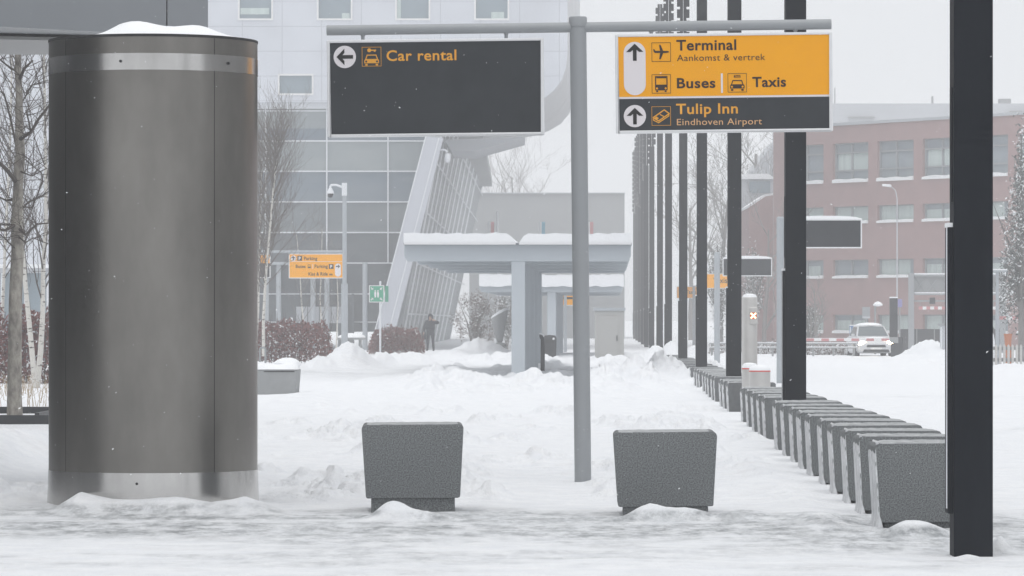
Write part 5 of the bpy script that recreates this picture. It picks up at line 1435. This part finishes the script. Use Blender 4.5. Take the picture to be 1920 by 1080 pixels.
# cone-shaped planter seen beneath the shelter
d = 172; k = F / d
t = thing('cone_planter', 'grey tilted cone-shaped planter topped with snow, left of the shelter column', 'planter', (GX(937, d), d, 0))
m = MB(); tz = GZ(588, d); m.lathe((0, 0, 0), [(.10, .55), (.14, .62), (.36, tz - .1), (.38, tz)], 20, cap=True)
for i, v in enumerate(m.v):
    if v.z > tz - .2: v.z += v.x * .55
m.build('bowl', 'grey_cladding', t, smooth=True)
m = MB(); m.lathe((0, 0, 0), [(.28, -.2), (.30, .4), (.22, .5), (.0, .56)], 16); m.build('foot', 'grey_cladding', t, smooth=True)
m = MB(); m.blob((0, 0, tz), (.37, .37, .13), 3, 16, 8, .1)
for v in m.v: v.z += v.x * .55
m.build('snow_cap', 'snow', t, smooth=True)
# banners beyond the shelter roof
for px, mt_, lab in ((921.5, 'red_cloth', 'faded red and white banner above the left roof of the shelter'), (1017, 'sky_blue', 'pale blue banner above the shelter roof left of the sign post'), (1107.5, 'red_cloth', 'red banner just right of the big sign post above the shelter roof')):
    d = 226; k = F / d; t = thing('banner', lab, 'banner', (GX(px, d), d, 0), group='banners beyond the shelter')
    m = MB(); m.tube([(-5.5 / k, 0, -.2), (-5.5 / k, 0, GZ(414, d))], .035, 8); m.build('pole', 'white_metal', t)
    m = MB(); m.box(-4.2 / k, 5 / k, -.01, .02, GZ(452, d), GZ(416, d)); cl = m.build('cloth', mt_, t)
    m = MB(); m.box(-4.2 / k, -1.2 / k, -.014, -.011, GZ(452, d), GZ(416, d)); m.build('stripe', 'white_paint', cl)
d = 215; t = thing('flag_pole', 'plain white pole standing beside the faded red banner', 'pole', (GX(932.5, d), d, 0)); m = MB(); m.tube([(0, 0, -.2), (0, 0, GZ(399, d))], .06, 10); m.lathe((0, 0, GZ(399, d)), [(.06, 0), (.07, .04), (0, .1)], 10); m.build('pole', 'white_metal', t)
# lamp post with arm before the brick block
d = 168; k = F / d; t = thing('street_lamp', 'very thin tall pale lamp post in front of the brick facade', 'street lamp', (GX(1682, d), d, 0))
m = MB(); m.tube([(0, 0, -.2), (0, 0, GZ(372, d)), (-3 / k, 0, GZ(357, d)), (-12 / k, 0, GZ(349, d))], [.04, .022, .020, .016], 10); m.build('post', 'pale_cladding', t, smooth=True)
m = MB(); m.hexa([(-28 / k, -.1, GZ(349, d)), (-11 / k, -.1, GZ(351, d)), (-11 / k, .1, GZ(351, d)), (-28 / k, .1, GZ(349, d)), (-28 / k, -.06, GZ(345, d)), (-11 / k, -.08, GZ(346, d)), (-11 / k, .08, GZ(346, d)), (-28 / k, .06, GZ(345, d))]); m.build('lamp_head', 'white_metal', t, bevel=.02, seg=1)
d = 176; k = F / d; t = thing('garden_lamp', 'short lamp with an oval snow-covered head above the car', 'street lamp', (GX(1641, d), d, 0))
m = MB(); m.tube([(0, 0, -.2), (0, 0, GZ(574, d))], .045, 10); m.build('post', 'grey_cladding', t)
m = MB(); m.lathe((5 / k, 0, GZ(573, d)), [(.0, -.04), (.20, .0), (.215, .05), (.12, .15), (0, .19)], 16); m.build('lamp_head', 'snow', t, smooth=True)
d = 124; k = F / d; t = thing('street_lamp', 'double-armed pale lamp post at the right edge, behind the ribbed barrier', 'street lamp', (GX(1870, d), d, 0))
m = MB(); m.tube([(0, 0, -.2), (0, 0, GZ(600, d)), (0, 0, GZ(508, d))], [.065, .06, .045], 12); m.build('post', 'pale_post', t, smooth=True)
m = MB(); m.box(-15 / k, 18 / k, -.09, .09, GZ(510, d), GZ(507, d)); m.build('lamp_arm', 'pale_post', t)
m = MB(); m.box(-15 / k, 18 / k, -.08, .08, GZ(506.8, d), GZ(504.5, d)); m.build('snow_cap', 'snow', t)
m = MB(); m.blob((-8 / k, .6, .55), (9 / k, .22, .62), 6, 14, 9, .05); m.build('snow_hood', 'snow', t, smooth=True)
# ribbed barrier of upright steel pickets
d = 120; k = F / d; t = thing('picket_barrier', 'waist-high barrier of upright pale steel ribs at the right edge', 'fence', (GX(1900, d), d, 0))
for i in range(12):
    px = 1860 + i * 7.8; x = (px - 1900) / k
    m = MB(); m.prism([(x - .036, 0, -.2), (x + .036, 0, -.2), (x + .036, 0, GZ(647.5, d) - .02), (x, 0, GZ(645.5, d)), (x - .036, 0, GZ(647.5, d) - .02)], (0, .07, 0)); m.build('picket', 'bollard_steel', t)
m = MB(); m.box(-46 / k, 60 / k, .071, .12, .25, .36); m.box(-46 / k, 60 / k, .071, .12, .6, .7); m.build('rail', 'grey_cladding', t)
d = 128; t = thing('terracotta_pot', 'small terracotta pot standing behind the ribbed barrier', 'pot', (GX(1890, d), d, 0))
m = MB(); m.lathe((0, 0, 0), [(.12, 0), (.12, .55), (.09, .62), (.13, 1.02), (.15, 1.06), (.10, 1.06)], 16); m.build('pot', 'terracotta', t, smooth=True)
# parking entry: boom, terminal, guard rail, gantry
d = 160; k = F / d; t = thing('boom_barrier', 'red and white barrier boom lowered across the drive in front of the car', 'barrier', (GX(1684, d), d, 0))
m = MB(); m.box(-.17, .17, -.15, .2, -.2, .82); hs_ = m.build('housing', 'dark_cladding', t, bevel=.02, seg=1)
zb_ = GZ(637, d); xa = (1470 - 1684) / k; xb_ = (1680 - 1684) / k; wd_ = .30; i = 0; x = xb_
mr_, mw_ = MB(), MB()
while x > xa:
    (mr_ if i % 2 else mw_).box(x - wd_, x, -.22, -.17, zb_ - .05, zb_ + .05); x -= wd_; i += 1
bo = mw_.build('boom', 'white_paint', t); mr_.build('stripes', 'red_paint', bo)
m = MB(); m.box(xa, xb_, -.21, -.18, zb_ + .051, zb_ + .07); m.build('snow_cap', 'snow', bo)
d = 156; k = F / d; t = thing('ticket_terminal', 'tall dark upright terminal panel beside the barrier boom', 'ticket machine', (GX(1675.5, d), d, 0))
m = MB(); m.box(-7.3 / k, 7.3 / k, -.1, .12, GZ(632, d), GZ(559, d)); m.build('panel', 'dark_cladding', t, bevel=.01, seg=1)
m = MB(); m.box(-7.0 / k, 8.2 / k, -.14, .16, GZ(643, d), GZ(632.2, d)); m.build('collar', 'grey_cladding', t)
m = MB(); m.box(-5 / k, 7 / k, -.08, .1, -.2, GZ(643.2, d)); m.build('pedestal', 'dark_cladding', t)
m = MB(); m.box(-7.4 / k, 7.4 / k, -.1, .12, GZ(558.9, d), GZ(556.5, d)); m.build('snow_cap', 'snow', t)
d = 166; k = F / d; t = thing('guard_rail', 'two-bar snowy guard rail running left of the car', 'fence', (GX(1540, d), d, 0))
for py in (644, 652):
    m = MB(); m.box((1330 - 1540) / k, (1606 - 1540) / k, 0, .06, GZ(py + 1.5, d), GZ(py - .5, d)); rl = m.build('rail', 'grey_cladding', t)
    m = MB(); m.box((1330 - 1540) / k, (1606 - 1540) / k, -.01, .07, GZ(py - .6, d), GZ(py - 2.2, d)); m.build('snow_cap', 'snow', rl)
for i in range(8):
    m = MB(); x = (1335 + i * 38 - 1540) / k; m.box(x - .04, x + .04, .061, .13, -.2, GZ(643, d)); m.build('post', 'grey_cladding', t)
d = 182; k = F / d; t = thing('height_gantry', 'blue-grey lattice gantry with snow on its bars, above the red and white height bar', 'gantry', (GX(1709, d), d, 0))
for px, w in ((1708.5, 5), (1880, 5)):
    m = MB(); m.box((px - w - 1709) / k, (px + w - 1709) / k, -.12, .12, -.2, GZ(512, d)); m.build('post', 'post_paint', t)
x0, x1 = 5.2 / k, (1875 - 1709) / k - .02
m = MB(); za, zb_ = GZ(550, d), GZ(518, d)
m.box(x0, x1, -.06, .06, za - .08, za); m.box(x0, x1, -.06, .06, zb_, zb_ + .08)
nn = 7
for i in range(nn):
    xa, xb_ = x0 + (x1 - x0) * i / nn, x0 + (x1 - x0) * (i + 1) / nn
    m.tube([(xa, 0, za), (xb_, 0, zb_)], .022, 5); m.tube([(xa, .03, zb_), (xb_, .03, za)], .022, 5)
m.build('truss', 'post_paint', t)
m = MB(); m.box(x0, x1, .065, .085, za + .001, zb_ - .001); m.build('backing_panel', 'grey_cladding', t)
m = MB(); m.box(x0, x1, -.06, .06, zb_ + .081, zb_ + .14); m.box(x0, x1, -.059, .059, za + .001, za + .05); m.build('snow_cap', 'snow', t)
m = MB(); m.box(x0, x1, -.05, .05, GZ(566, d), GZ(562.5, d)); m.build('lower_rail', 'grey_cladding', t)
m = MB(); m.box(34 / k, 44 / k, -.1, .1, GZ(570, d), GZ(558, d)); m.build('lamp_box', 'dark_cladding', t)
mr_, mw_ = MB(), MB(); x = x0 + .2; i = 0; zb_ = GZ(577.5, d)
while x < x1 - .2: (mr_ if i % 2 == 0 else mw_).box(x, x + .175, -.05, .03, zb_ - .07, zb_ + .07); x += .175; i += 1
hb = mw_.build('height_bar', 'white_paint', t); mr_.build('stripes', 'red_paint', hb)
for x in (x0 + .25, (x0 + x1) / 2, x1 - .3):
    m = MB(); m.box(x, x + .03, -.02, .02, zb_ + .071, GZ(566.2, d)); m.build('hanger', 'grey_cladding', t)
d = 150; k = F / d; t = thing('boom_barrier', 'short red and white bar reaching out behind the pine at the right edge', 'barrier', (GX(1930, d), d, 0)); zb_ = GZ(596, d)
m = MB(); m.box(-.15, .15, -.1, .2, -.2, zb_ + .1); m.build('housing', 'dark_cladding', t)
mr_, mw_ = MB(), MB(); x = -.16; i = 0
while x > -1.1: (mr_ if i % 2 else mw_).box(x - .24, x, -.04, .04, zb_ - .06, zb_ + .06); x -= .24; i += 1
bo = mw_.build('boom', 'white_paint', t); mr_.build('stripes', 'red_paint', bo)
d = 178; k = F / d; t = thing('direction_board', 'blue arrow-shaped board on a short post behind the car roof', 'sign', (GX(1607, d), d, 0))
m = MB(); m.tube([(-.1, .06, -.2), (-.1, .06, GZ(628, d))], .04, 8); m.build('post', 'grey_cladding', t)
m = MB(); m.prism([(-14 / k, 0, GZ(628, d)), (-14 / k, 0, GZ(611, d)), (10 / k, 0, GZ(611, d)), (17 / k, 0, GZ(619.5, d)), (10 / k, 0, GZ(628, d))], (0, .05, 0)); bd = m.build('board', 'blue_sign', t)
m = MB(); m.box(-14 / k, 10 / k, 0, .05, GZ(610.9, d), GZ(609, d)); m.build('snow_cap', 'snow', bd)
m = MB(); m.box(-13 / k, -11.5 / k, -.006, -.001, GZ(626, d), GZ(613, d)); m.build('arrow', 'white_paint', bd)
d = 186; k = F / d; t = thing('notice_board', 'square grey board on a post above the blue arrow board', 'sign', (GX(1624, d), d, 0))
m = MB(); m.tube([(0, .06, -.2), (0, .06, GZ(577, d))], .04, 8); m.build('post', 'grey_cladding', t)
m = MB(); m.box(-7 / k, 7.5 / k, 0, .05, GZ(593, d), GZ(575.5, d)); m.build('board', 'post_paint', t)
m = MB(); m.box(-7 / k, 7.5 / k, -.02, .07, GZ(597, d), GZ(593.2, d)); m.build('ledge', 'pale_cladding', t)
d = 172; k = F / d; t = thing('notice_board', 'small violet square sign just right of the dark terminal panel', 'sign', (GX(1687, d), d, 0))
m = MB(); m.tube([(0, .06, -.2), (0, .06, GZ(562, d))], .035, 8); m.build('post', 'grey_cladding', t)
m = MB(); m.box(-4.5 / k, 4.5 / k, 0, .05, GZ(576, d), GZ(561, d)); m.build('board', 'violet', t)
d = 188; k = F / d; t = thing('panel_fence', 'dark grey panel fence behind the snow heap right of the car', 'fence', (GX(1730, d), d, 0))
for i in range(6):
    px = 1686 + i * 33; m = MB(); m.box((px + .8 - 1730) / k, (px + 32.2 - 1730) / k, 0, .06, -.1, GZ(617, d)); m.build('panel', 'dark_cladding', t)
    m = MB(); m.box((px - .7 - 1730) / k, (px + .7 - 1730) / k, -.03, .08, -.1, GZ(616, d)); m.build('post', 'grey_cladding', t)
d = 134; k = F / d; t = thing('white_cabinet', 'narrow white cabinet with a snowy overhanging lid, left of the nearest mast', 'cabinet', (GX(1769, d), d, 0))
m = MB(); m.box(-5 / k, 6 / k, 0, .3, -.1, GZ(611, d)); m.build('body', 'pale_cladding', t)
m = MB(); m.box(-9 / k, 8 / k, -.05, .35, GZ(610.9, d), GZ(606.5, d)); m.build('lid', 'post_paint', t)
m = MB(); m.box(-5.5 / k, -2.5 / k, -.02, -.001, -.1, GZ(613, d)); m.build('edge_post', 'white_metal', t)

# ------------------------------------------------------------------ the car coming through the snow
d = 166.0; t = thing('parked_car', 'white snow-covered car facing us with both headlights on', 'car', (GX(1643, d), d, -.06), (0, 0, R(3)))
t.scale = (.93, .93, .93)
# body lofted along its length: (y, half width low, half width high, z low, z shoulder)
st = [(0.0, .62, .60, .30, .56), (.06, .76, .72, .24, .66), (.3, .83, .79, .20, .78), (1.0, .86, .83, .18, .90), (1.5, .87, .85, .18, .94), (2.6, .87, .85, .18, .95), (3.5, .86, .83, .20, .94), (3.95, .80, .76, .26, .86), (4.0, .70, .66, .32, .7)]
m = MB(); rings = []
for y, w0, w1, z0, z1 in st:
    zm = (z0 + z1) / 2 + .05
    rings.append(m.pts([(-w0 * .92, y, z0), (w0 * .92, y, z0), (w0 * 1.01, y, z0 + .1), (w0 * 1.02, y, zm), (w1, y, z1 - .04), (w1 * .82, y, z1 + .015), (0, y, z1 + .035), (-w1 * .82, y, z1 + .015), (-w1, y, z1 - .04), (-w0 * 1.02, y, zm), (-w0 * 1.01, y, z0 + .1)]))
for a, b2 in zip(rings, rings[1:]):
    for i in range(11): m.face((a + i, a + (i + 1) % 11, b2 + (i + 1) % 11, b2 + i))
m.face([rings[0] + i for i in reversed(range(11))]); m.face([rings[-1] + i for i in range(11)])
body = m.build('body', 'car_paint', t, smooth=True)
m = MB(); cs = [(1.0, .76, .90), (1.75, .61, 1.40), (2.1, .59, 1.455), (3.0, .59, 1.45), (3.75, .72, .93)]
a = m.pts([(-.76, 1.0, .91), (.76, 1.0, .91), (.60, 1.72, 1.41), (-.60, 1.72, 1.41), (-.60, 3.05, 1.42), (.60, 3.05, 1.42), (.74, 3.75, .92), (-.74, 3.75, .92)])
for q_ in ((0, 1, 2, 3), (3, 2, 5, 4), (4, 5, 6, 7), (0, 3, 4, 7), (1, 6, 5, 2), (0, 7, 6, 1)): m.face([a + i for i in q_])
m.build('cabin_frame', 'car_paint', t, bevel=.04, seg=2)
m = MB(); n_ = Vector((0, -.57, .82)) * .012
m.poly([Vector(p) + n_ for p in ((-.68, 1.06, .955), (.68, 1.06, .955), (.545, 1.66, 1.375), (-.545, 1.66, 1.375))]); m.build('windscreen', 'car_glass', t)
for sx in (-1, 1):
    m = MB(); m.poly([(sx * (.755), 1.2, .97), (sx * .625, 1.75, 1.36), (sx * .625, 2.9, 1.36), (sx * .75, 3.4, .97)]); m.build('side_window', 'car_glass', t)
    m = MB(); m.blob((sx * .60, .10, .60), (.18, .07, .14), 2, 16, 9, .0); hl = m.build('headlight', 'headlamp', t, smooth=True)
    m = MB(); m.box(sx * .88 - .07, sx * .88 + .07, 1.15, 1.23, .93, 1.06); m.build('wing_mirror', 'car_paint', t, bevel=.02, seg=2)
    for y in (.72, 3.2):
        m = MB(); m.tube([(sx * .88, y, .29), (sx * .68, y, .29)], .29, 22); wh = m.build('wheel', 'tyre', t)
        m = MB(); m.tube([(sx * .885, y, .29), (sx * .86, y, .29)], .18, 16); m.build('rim', 'frame_metal', wh)
m = MB(); m.prism([(-.44, -.012, .46), (.44, -.012, .46), (.40, -.012, .57), (-.40, -.012, .57)], (0, .02, 0)); m.build('grille', 'black_plastic', t)
m = MB(); m.prism([(-.60, -.01, .24), (.60, -.01, .24), (.55, -.01, .36), (-.55, -.01, .36)], (0, .05, 0)); m.build('lower_grille', 'black_plastic', t)
m = MB(); m.box(-.26, .26, -.03, -.015, .37, .45); m.build('number_plate', 'white_paint', t)
m = MB(); m.blob((0, 2.4, 1.43), (.60, .75, .13), 4, 20, 8, .05, 1.43); m.build('snow_cap', 'snow', t, smooth=True)
m = MB(); m.blob((0, .62, .80), (.66, .45, .13), 6, 20, 8, .08); m.build('bonnet_snow', 'snow', t, smooth=True)

# ------------------------------------------------------------------ the person under the louvred wall
d = 192.0; t = thing('person', 'person in a dark hooded jacket by the louvred wall, elbow raised', 'person', (GX(807, d), d, .0), (0, 0, R(-8)))
def skin(name, V, E, rad, mats, pick, par, sub=2):
    me = bpy.data.meshes.new(name); me.from_pydata([Vector(v) for v in V], E, []); ob = bpy.data.objects.new(name, me); col.objects.link(ob)
    md = ob.modifiers.new('skin', 'SKIN'); md.use_smooth_shade = True
    for i, sv in enumerate(me.skin_vertices[0].data):
        r = rad[i]; sv.radius = r if hasattr(r, '__len__') else (r, r); sv.use_root = (i == 0)
    s2 = ob.modifiers.new('sub', 'SUBSURF'); s2.levels = s2.render_levels = sub
    dg = bpy.context.evaluated_depsgraph_get(); m2 = bpy.data.meshes.new_from_object(ob.evaluated_get(dg))
    bpy.data.objects.remove(ob)
    m2.materials.clear()
    for q_ in mats: m2.materials.append(MATS[q_])
    for p in m2.polygons: p.material_index = pick(p.center); p.use_smooth = True
    o = bpy.data.objects.new(name, m2); col.objects.link(o); o.parent = par; return o
V = [(0, 0, .93), (0, .0, 1.10), (0, .0, 1.32), (0, 0, 1.45), (0, -.01, 1.52), (0, -.02, 1.62), (0, -.02, 1.73),
     (-.10, 0, .88), (-.13, -.02, .50), (-.15, .02, .09), (-.16, -.12, .04), (.10, 0, .88), (.13, -.03, .50), (.15, .01, .09), (.17, -.13, .04),
     (-.19, 0, 1.41), (-.30, .02, 1.15), (-.31, -.06, .92), (-.31, -.10, .83), (.19, 0, 1.41), (.40, -.06, 1.36), (.22, -.24, 1.47), (.13, -.20, 1.53)]
E = [(0, 1), (1, 2), (2, 3), (3, 4), (4, 5), (5, 6), (0, 7), (7, 8), (8, 9), (9, 10), (0, 11), (11, 12), (12, 13), (13, 14), (2, 15), (15, 16), (16, 17), (17, 18), (2, 19), (19, 20), (20, 21), (21, 22)]
rad = [(.17, .12), (.165, .12), (.19, .13), (.10, .09), .065, (.085, .10), (.06, .075), .10, .075, .055, .05, .10, .075, .055, .05, .085, .065, .052, .04, .085, .068, .052, .04]
skin('body', V, E, rad, ['trousers', 'skin', 'shoe'], lambda c: 2 if c.z < .11 else (1 if c.z > 1.47 or (c.z < .90 and abs(c.x) > .25) else 0), t)
JV = [V[0], V[1], V[2], (0, 0, 1.44), V[15], V[16], (-.31, -.04, .97), V[19], V[20], (.27, -.19, 1.43), (0, 0, .80)]
JE = [(0, 1), (1, 2), (2, 3), (2, 4), (4, 5), (5, 6), (2, 7), (7, 8), (8, 9), (0, 10)]
skin('jacket', JV, JE, [(.205, .15), (.20, .15), (.225, .16), (.11, .10), .105, .085, .07, .105, .085, .07, (.215, .16)], ['jacket'], lambda c: 0, t)
m = MB(); m.lathe((0, .0, 0), [(.105, 1.42), (.13, 1.50), (.135, 1.62), (.12, 1.72), (.07, 1.785), (0, 1.80)], 18)
for v in m.v:
    if v.y < -.07 and v.z < 1.70: v.y = -.075
m.build('hood', 'jacket', t, smooth=True)
m = MB(); m.blob((0, -.085, 1.60), (.016, .022, .028), 1, 8, 6, 0)
for sx in (-1, 1): m.blob((sx * .032, -.10, 1.635), (.011, .008, .008), 1, 8, 5, 0)
m.build('face_features', 'hair', t, smooth=True)
m = MB(); zz = 0
for hx_, hy_, hz_, dr in ((-.31, -.10, .82, Vector((0, -.3, -1))), (.12, -.20, 1.54, Vector((-.7, .1, .6)))):
    dr.normalize(); sd_ = Vector((0, 1, 0)) if abs(dr.y) < .5 else Vector((1, 0, 0))
    for i, ln in enumerate((.07, .08, .085, .075)):
        b2 = Vector((hx_, hy_, hz_)) + sd_ * (.021 * (i - 1.5)); m.tube([b2, b2 + dr * ln * .6, b2 + dr * ln + Vector((0, -.02, 0))], [.010, .009, .006], 6)
    b2 = Vector((hx_, hy_, hz_)) - dr * .03; m.tube([b2, b2 + sd_ * -.045 + dr * .04, b2 + sd_ * -.05 + dr * .075], [.012, .010, .007], 6)
m.build('fingers', 'skin', t, smooth=True)
t = thing('shoulder_bag', 'dark bag hanging at the left hip of the person in the hooded jacket', 'bag', (GX(795, d), d, .78))
m = MB(); m.hexa([(-.10, -.08, -.22), (.10, -.08, -.22), (.10, .10, -.22), (-.10, .10, -.22), (-.085, -.06, .14), (.085, -.06, .14), (.085, .08, .14), (-.085, .08, .14)]); m.build('pouch', 'jacket', t, bevel=.03, seg=2)
m = MB(); m.tube([(-.06, .01, .13), (-.03, .01, .30), (.03, .01, .30), (.06, .01, .13)], .012, 6); m.build('strap', 'black_plastic', t)

# ------------------------------------------------------------------ snowflakes in the air
m = MB(); rnd = random.Random(77)
for i in range(5200):
    c = Vector((rnd.uniform(-8, 8), rnd.uniform(11, 62), rnd.uniform(.1, 6.5))); s = rnd.uniform(.0012, .0029); w = Vector((rnd.uniform(-1, 1), rnd.uniform(-.3, .3), rnd.uniform(-.9, .4))) * s * 1.6
    m.poly([c + Vector((0, 0, s)), c + Vector((s, s * .5, -s * .6)), c + Vector((-s, s * .5, -s * .6))]); m.poly([c + Vector((0, 0, s)) + w, c + Vector((0, -s, -s * .6)) + w, c + Vector((s, s * .4, 0)) - w])
m.build('falling_snow', 'snow', kind='stuff')
# ------------------------------------------------------------------ drifting snow in the air
hz = MB(); hz.box(-420, 420, -60, 620, -1.5, 26)
hm = bpy.data.materials.new('haze_air'); hm.use_nodes = True
n, l = hm.node_tree.nodes, hm.node_tree.links
n.clear()
out = n.new('ShaderNodeOutputMaterial'); pv = n.new('ShaderNodeVolumePrincipled')
pv.inputs['Color'].default_value = (0.96, 0.965, 0.975, 1)
pv.inputs['Density'].default_value = 0.0017
pv.inputs['Anisotropy'].default_value = 0.0
l.new(pv.outputs['Volume'], out.inputs['Volume'])
MATS['haze_air'] = hm
o = hz.build('haze', 'haze_air', kind='stuff')
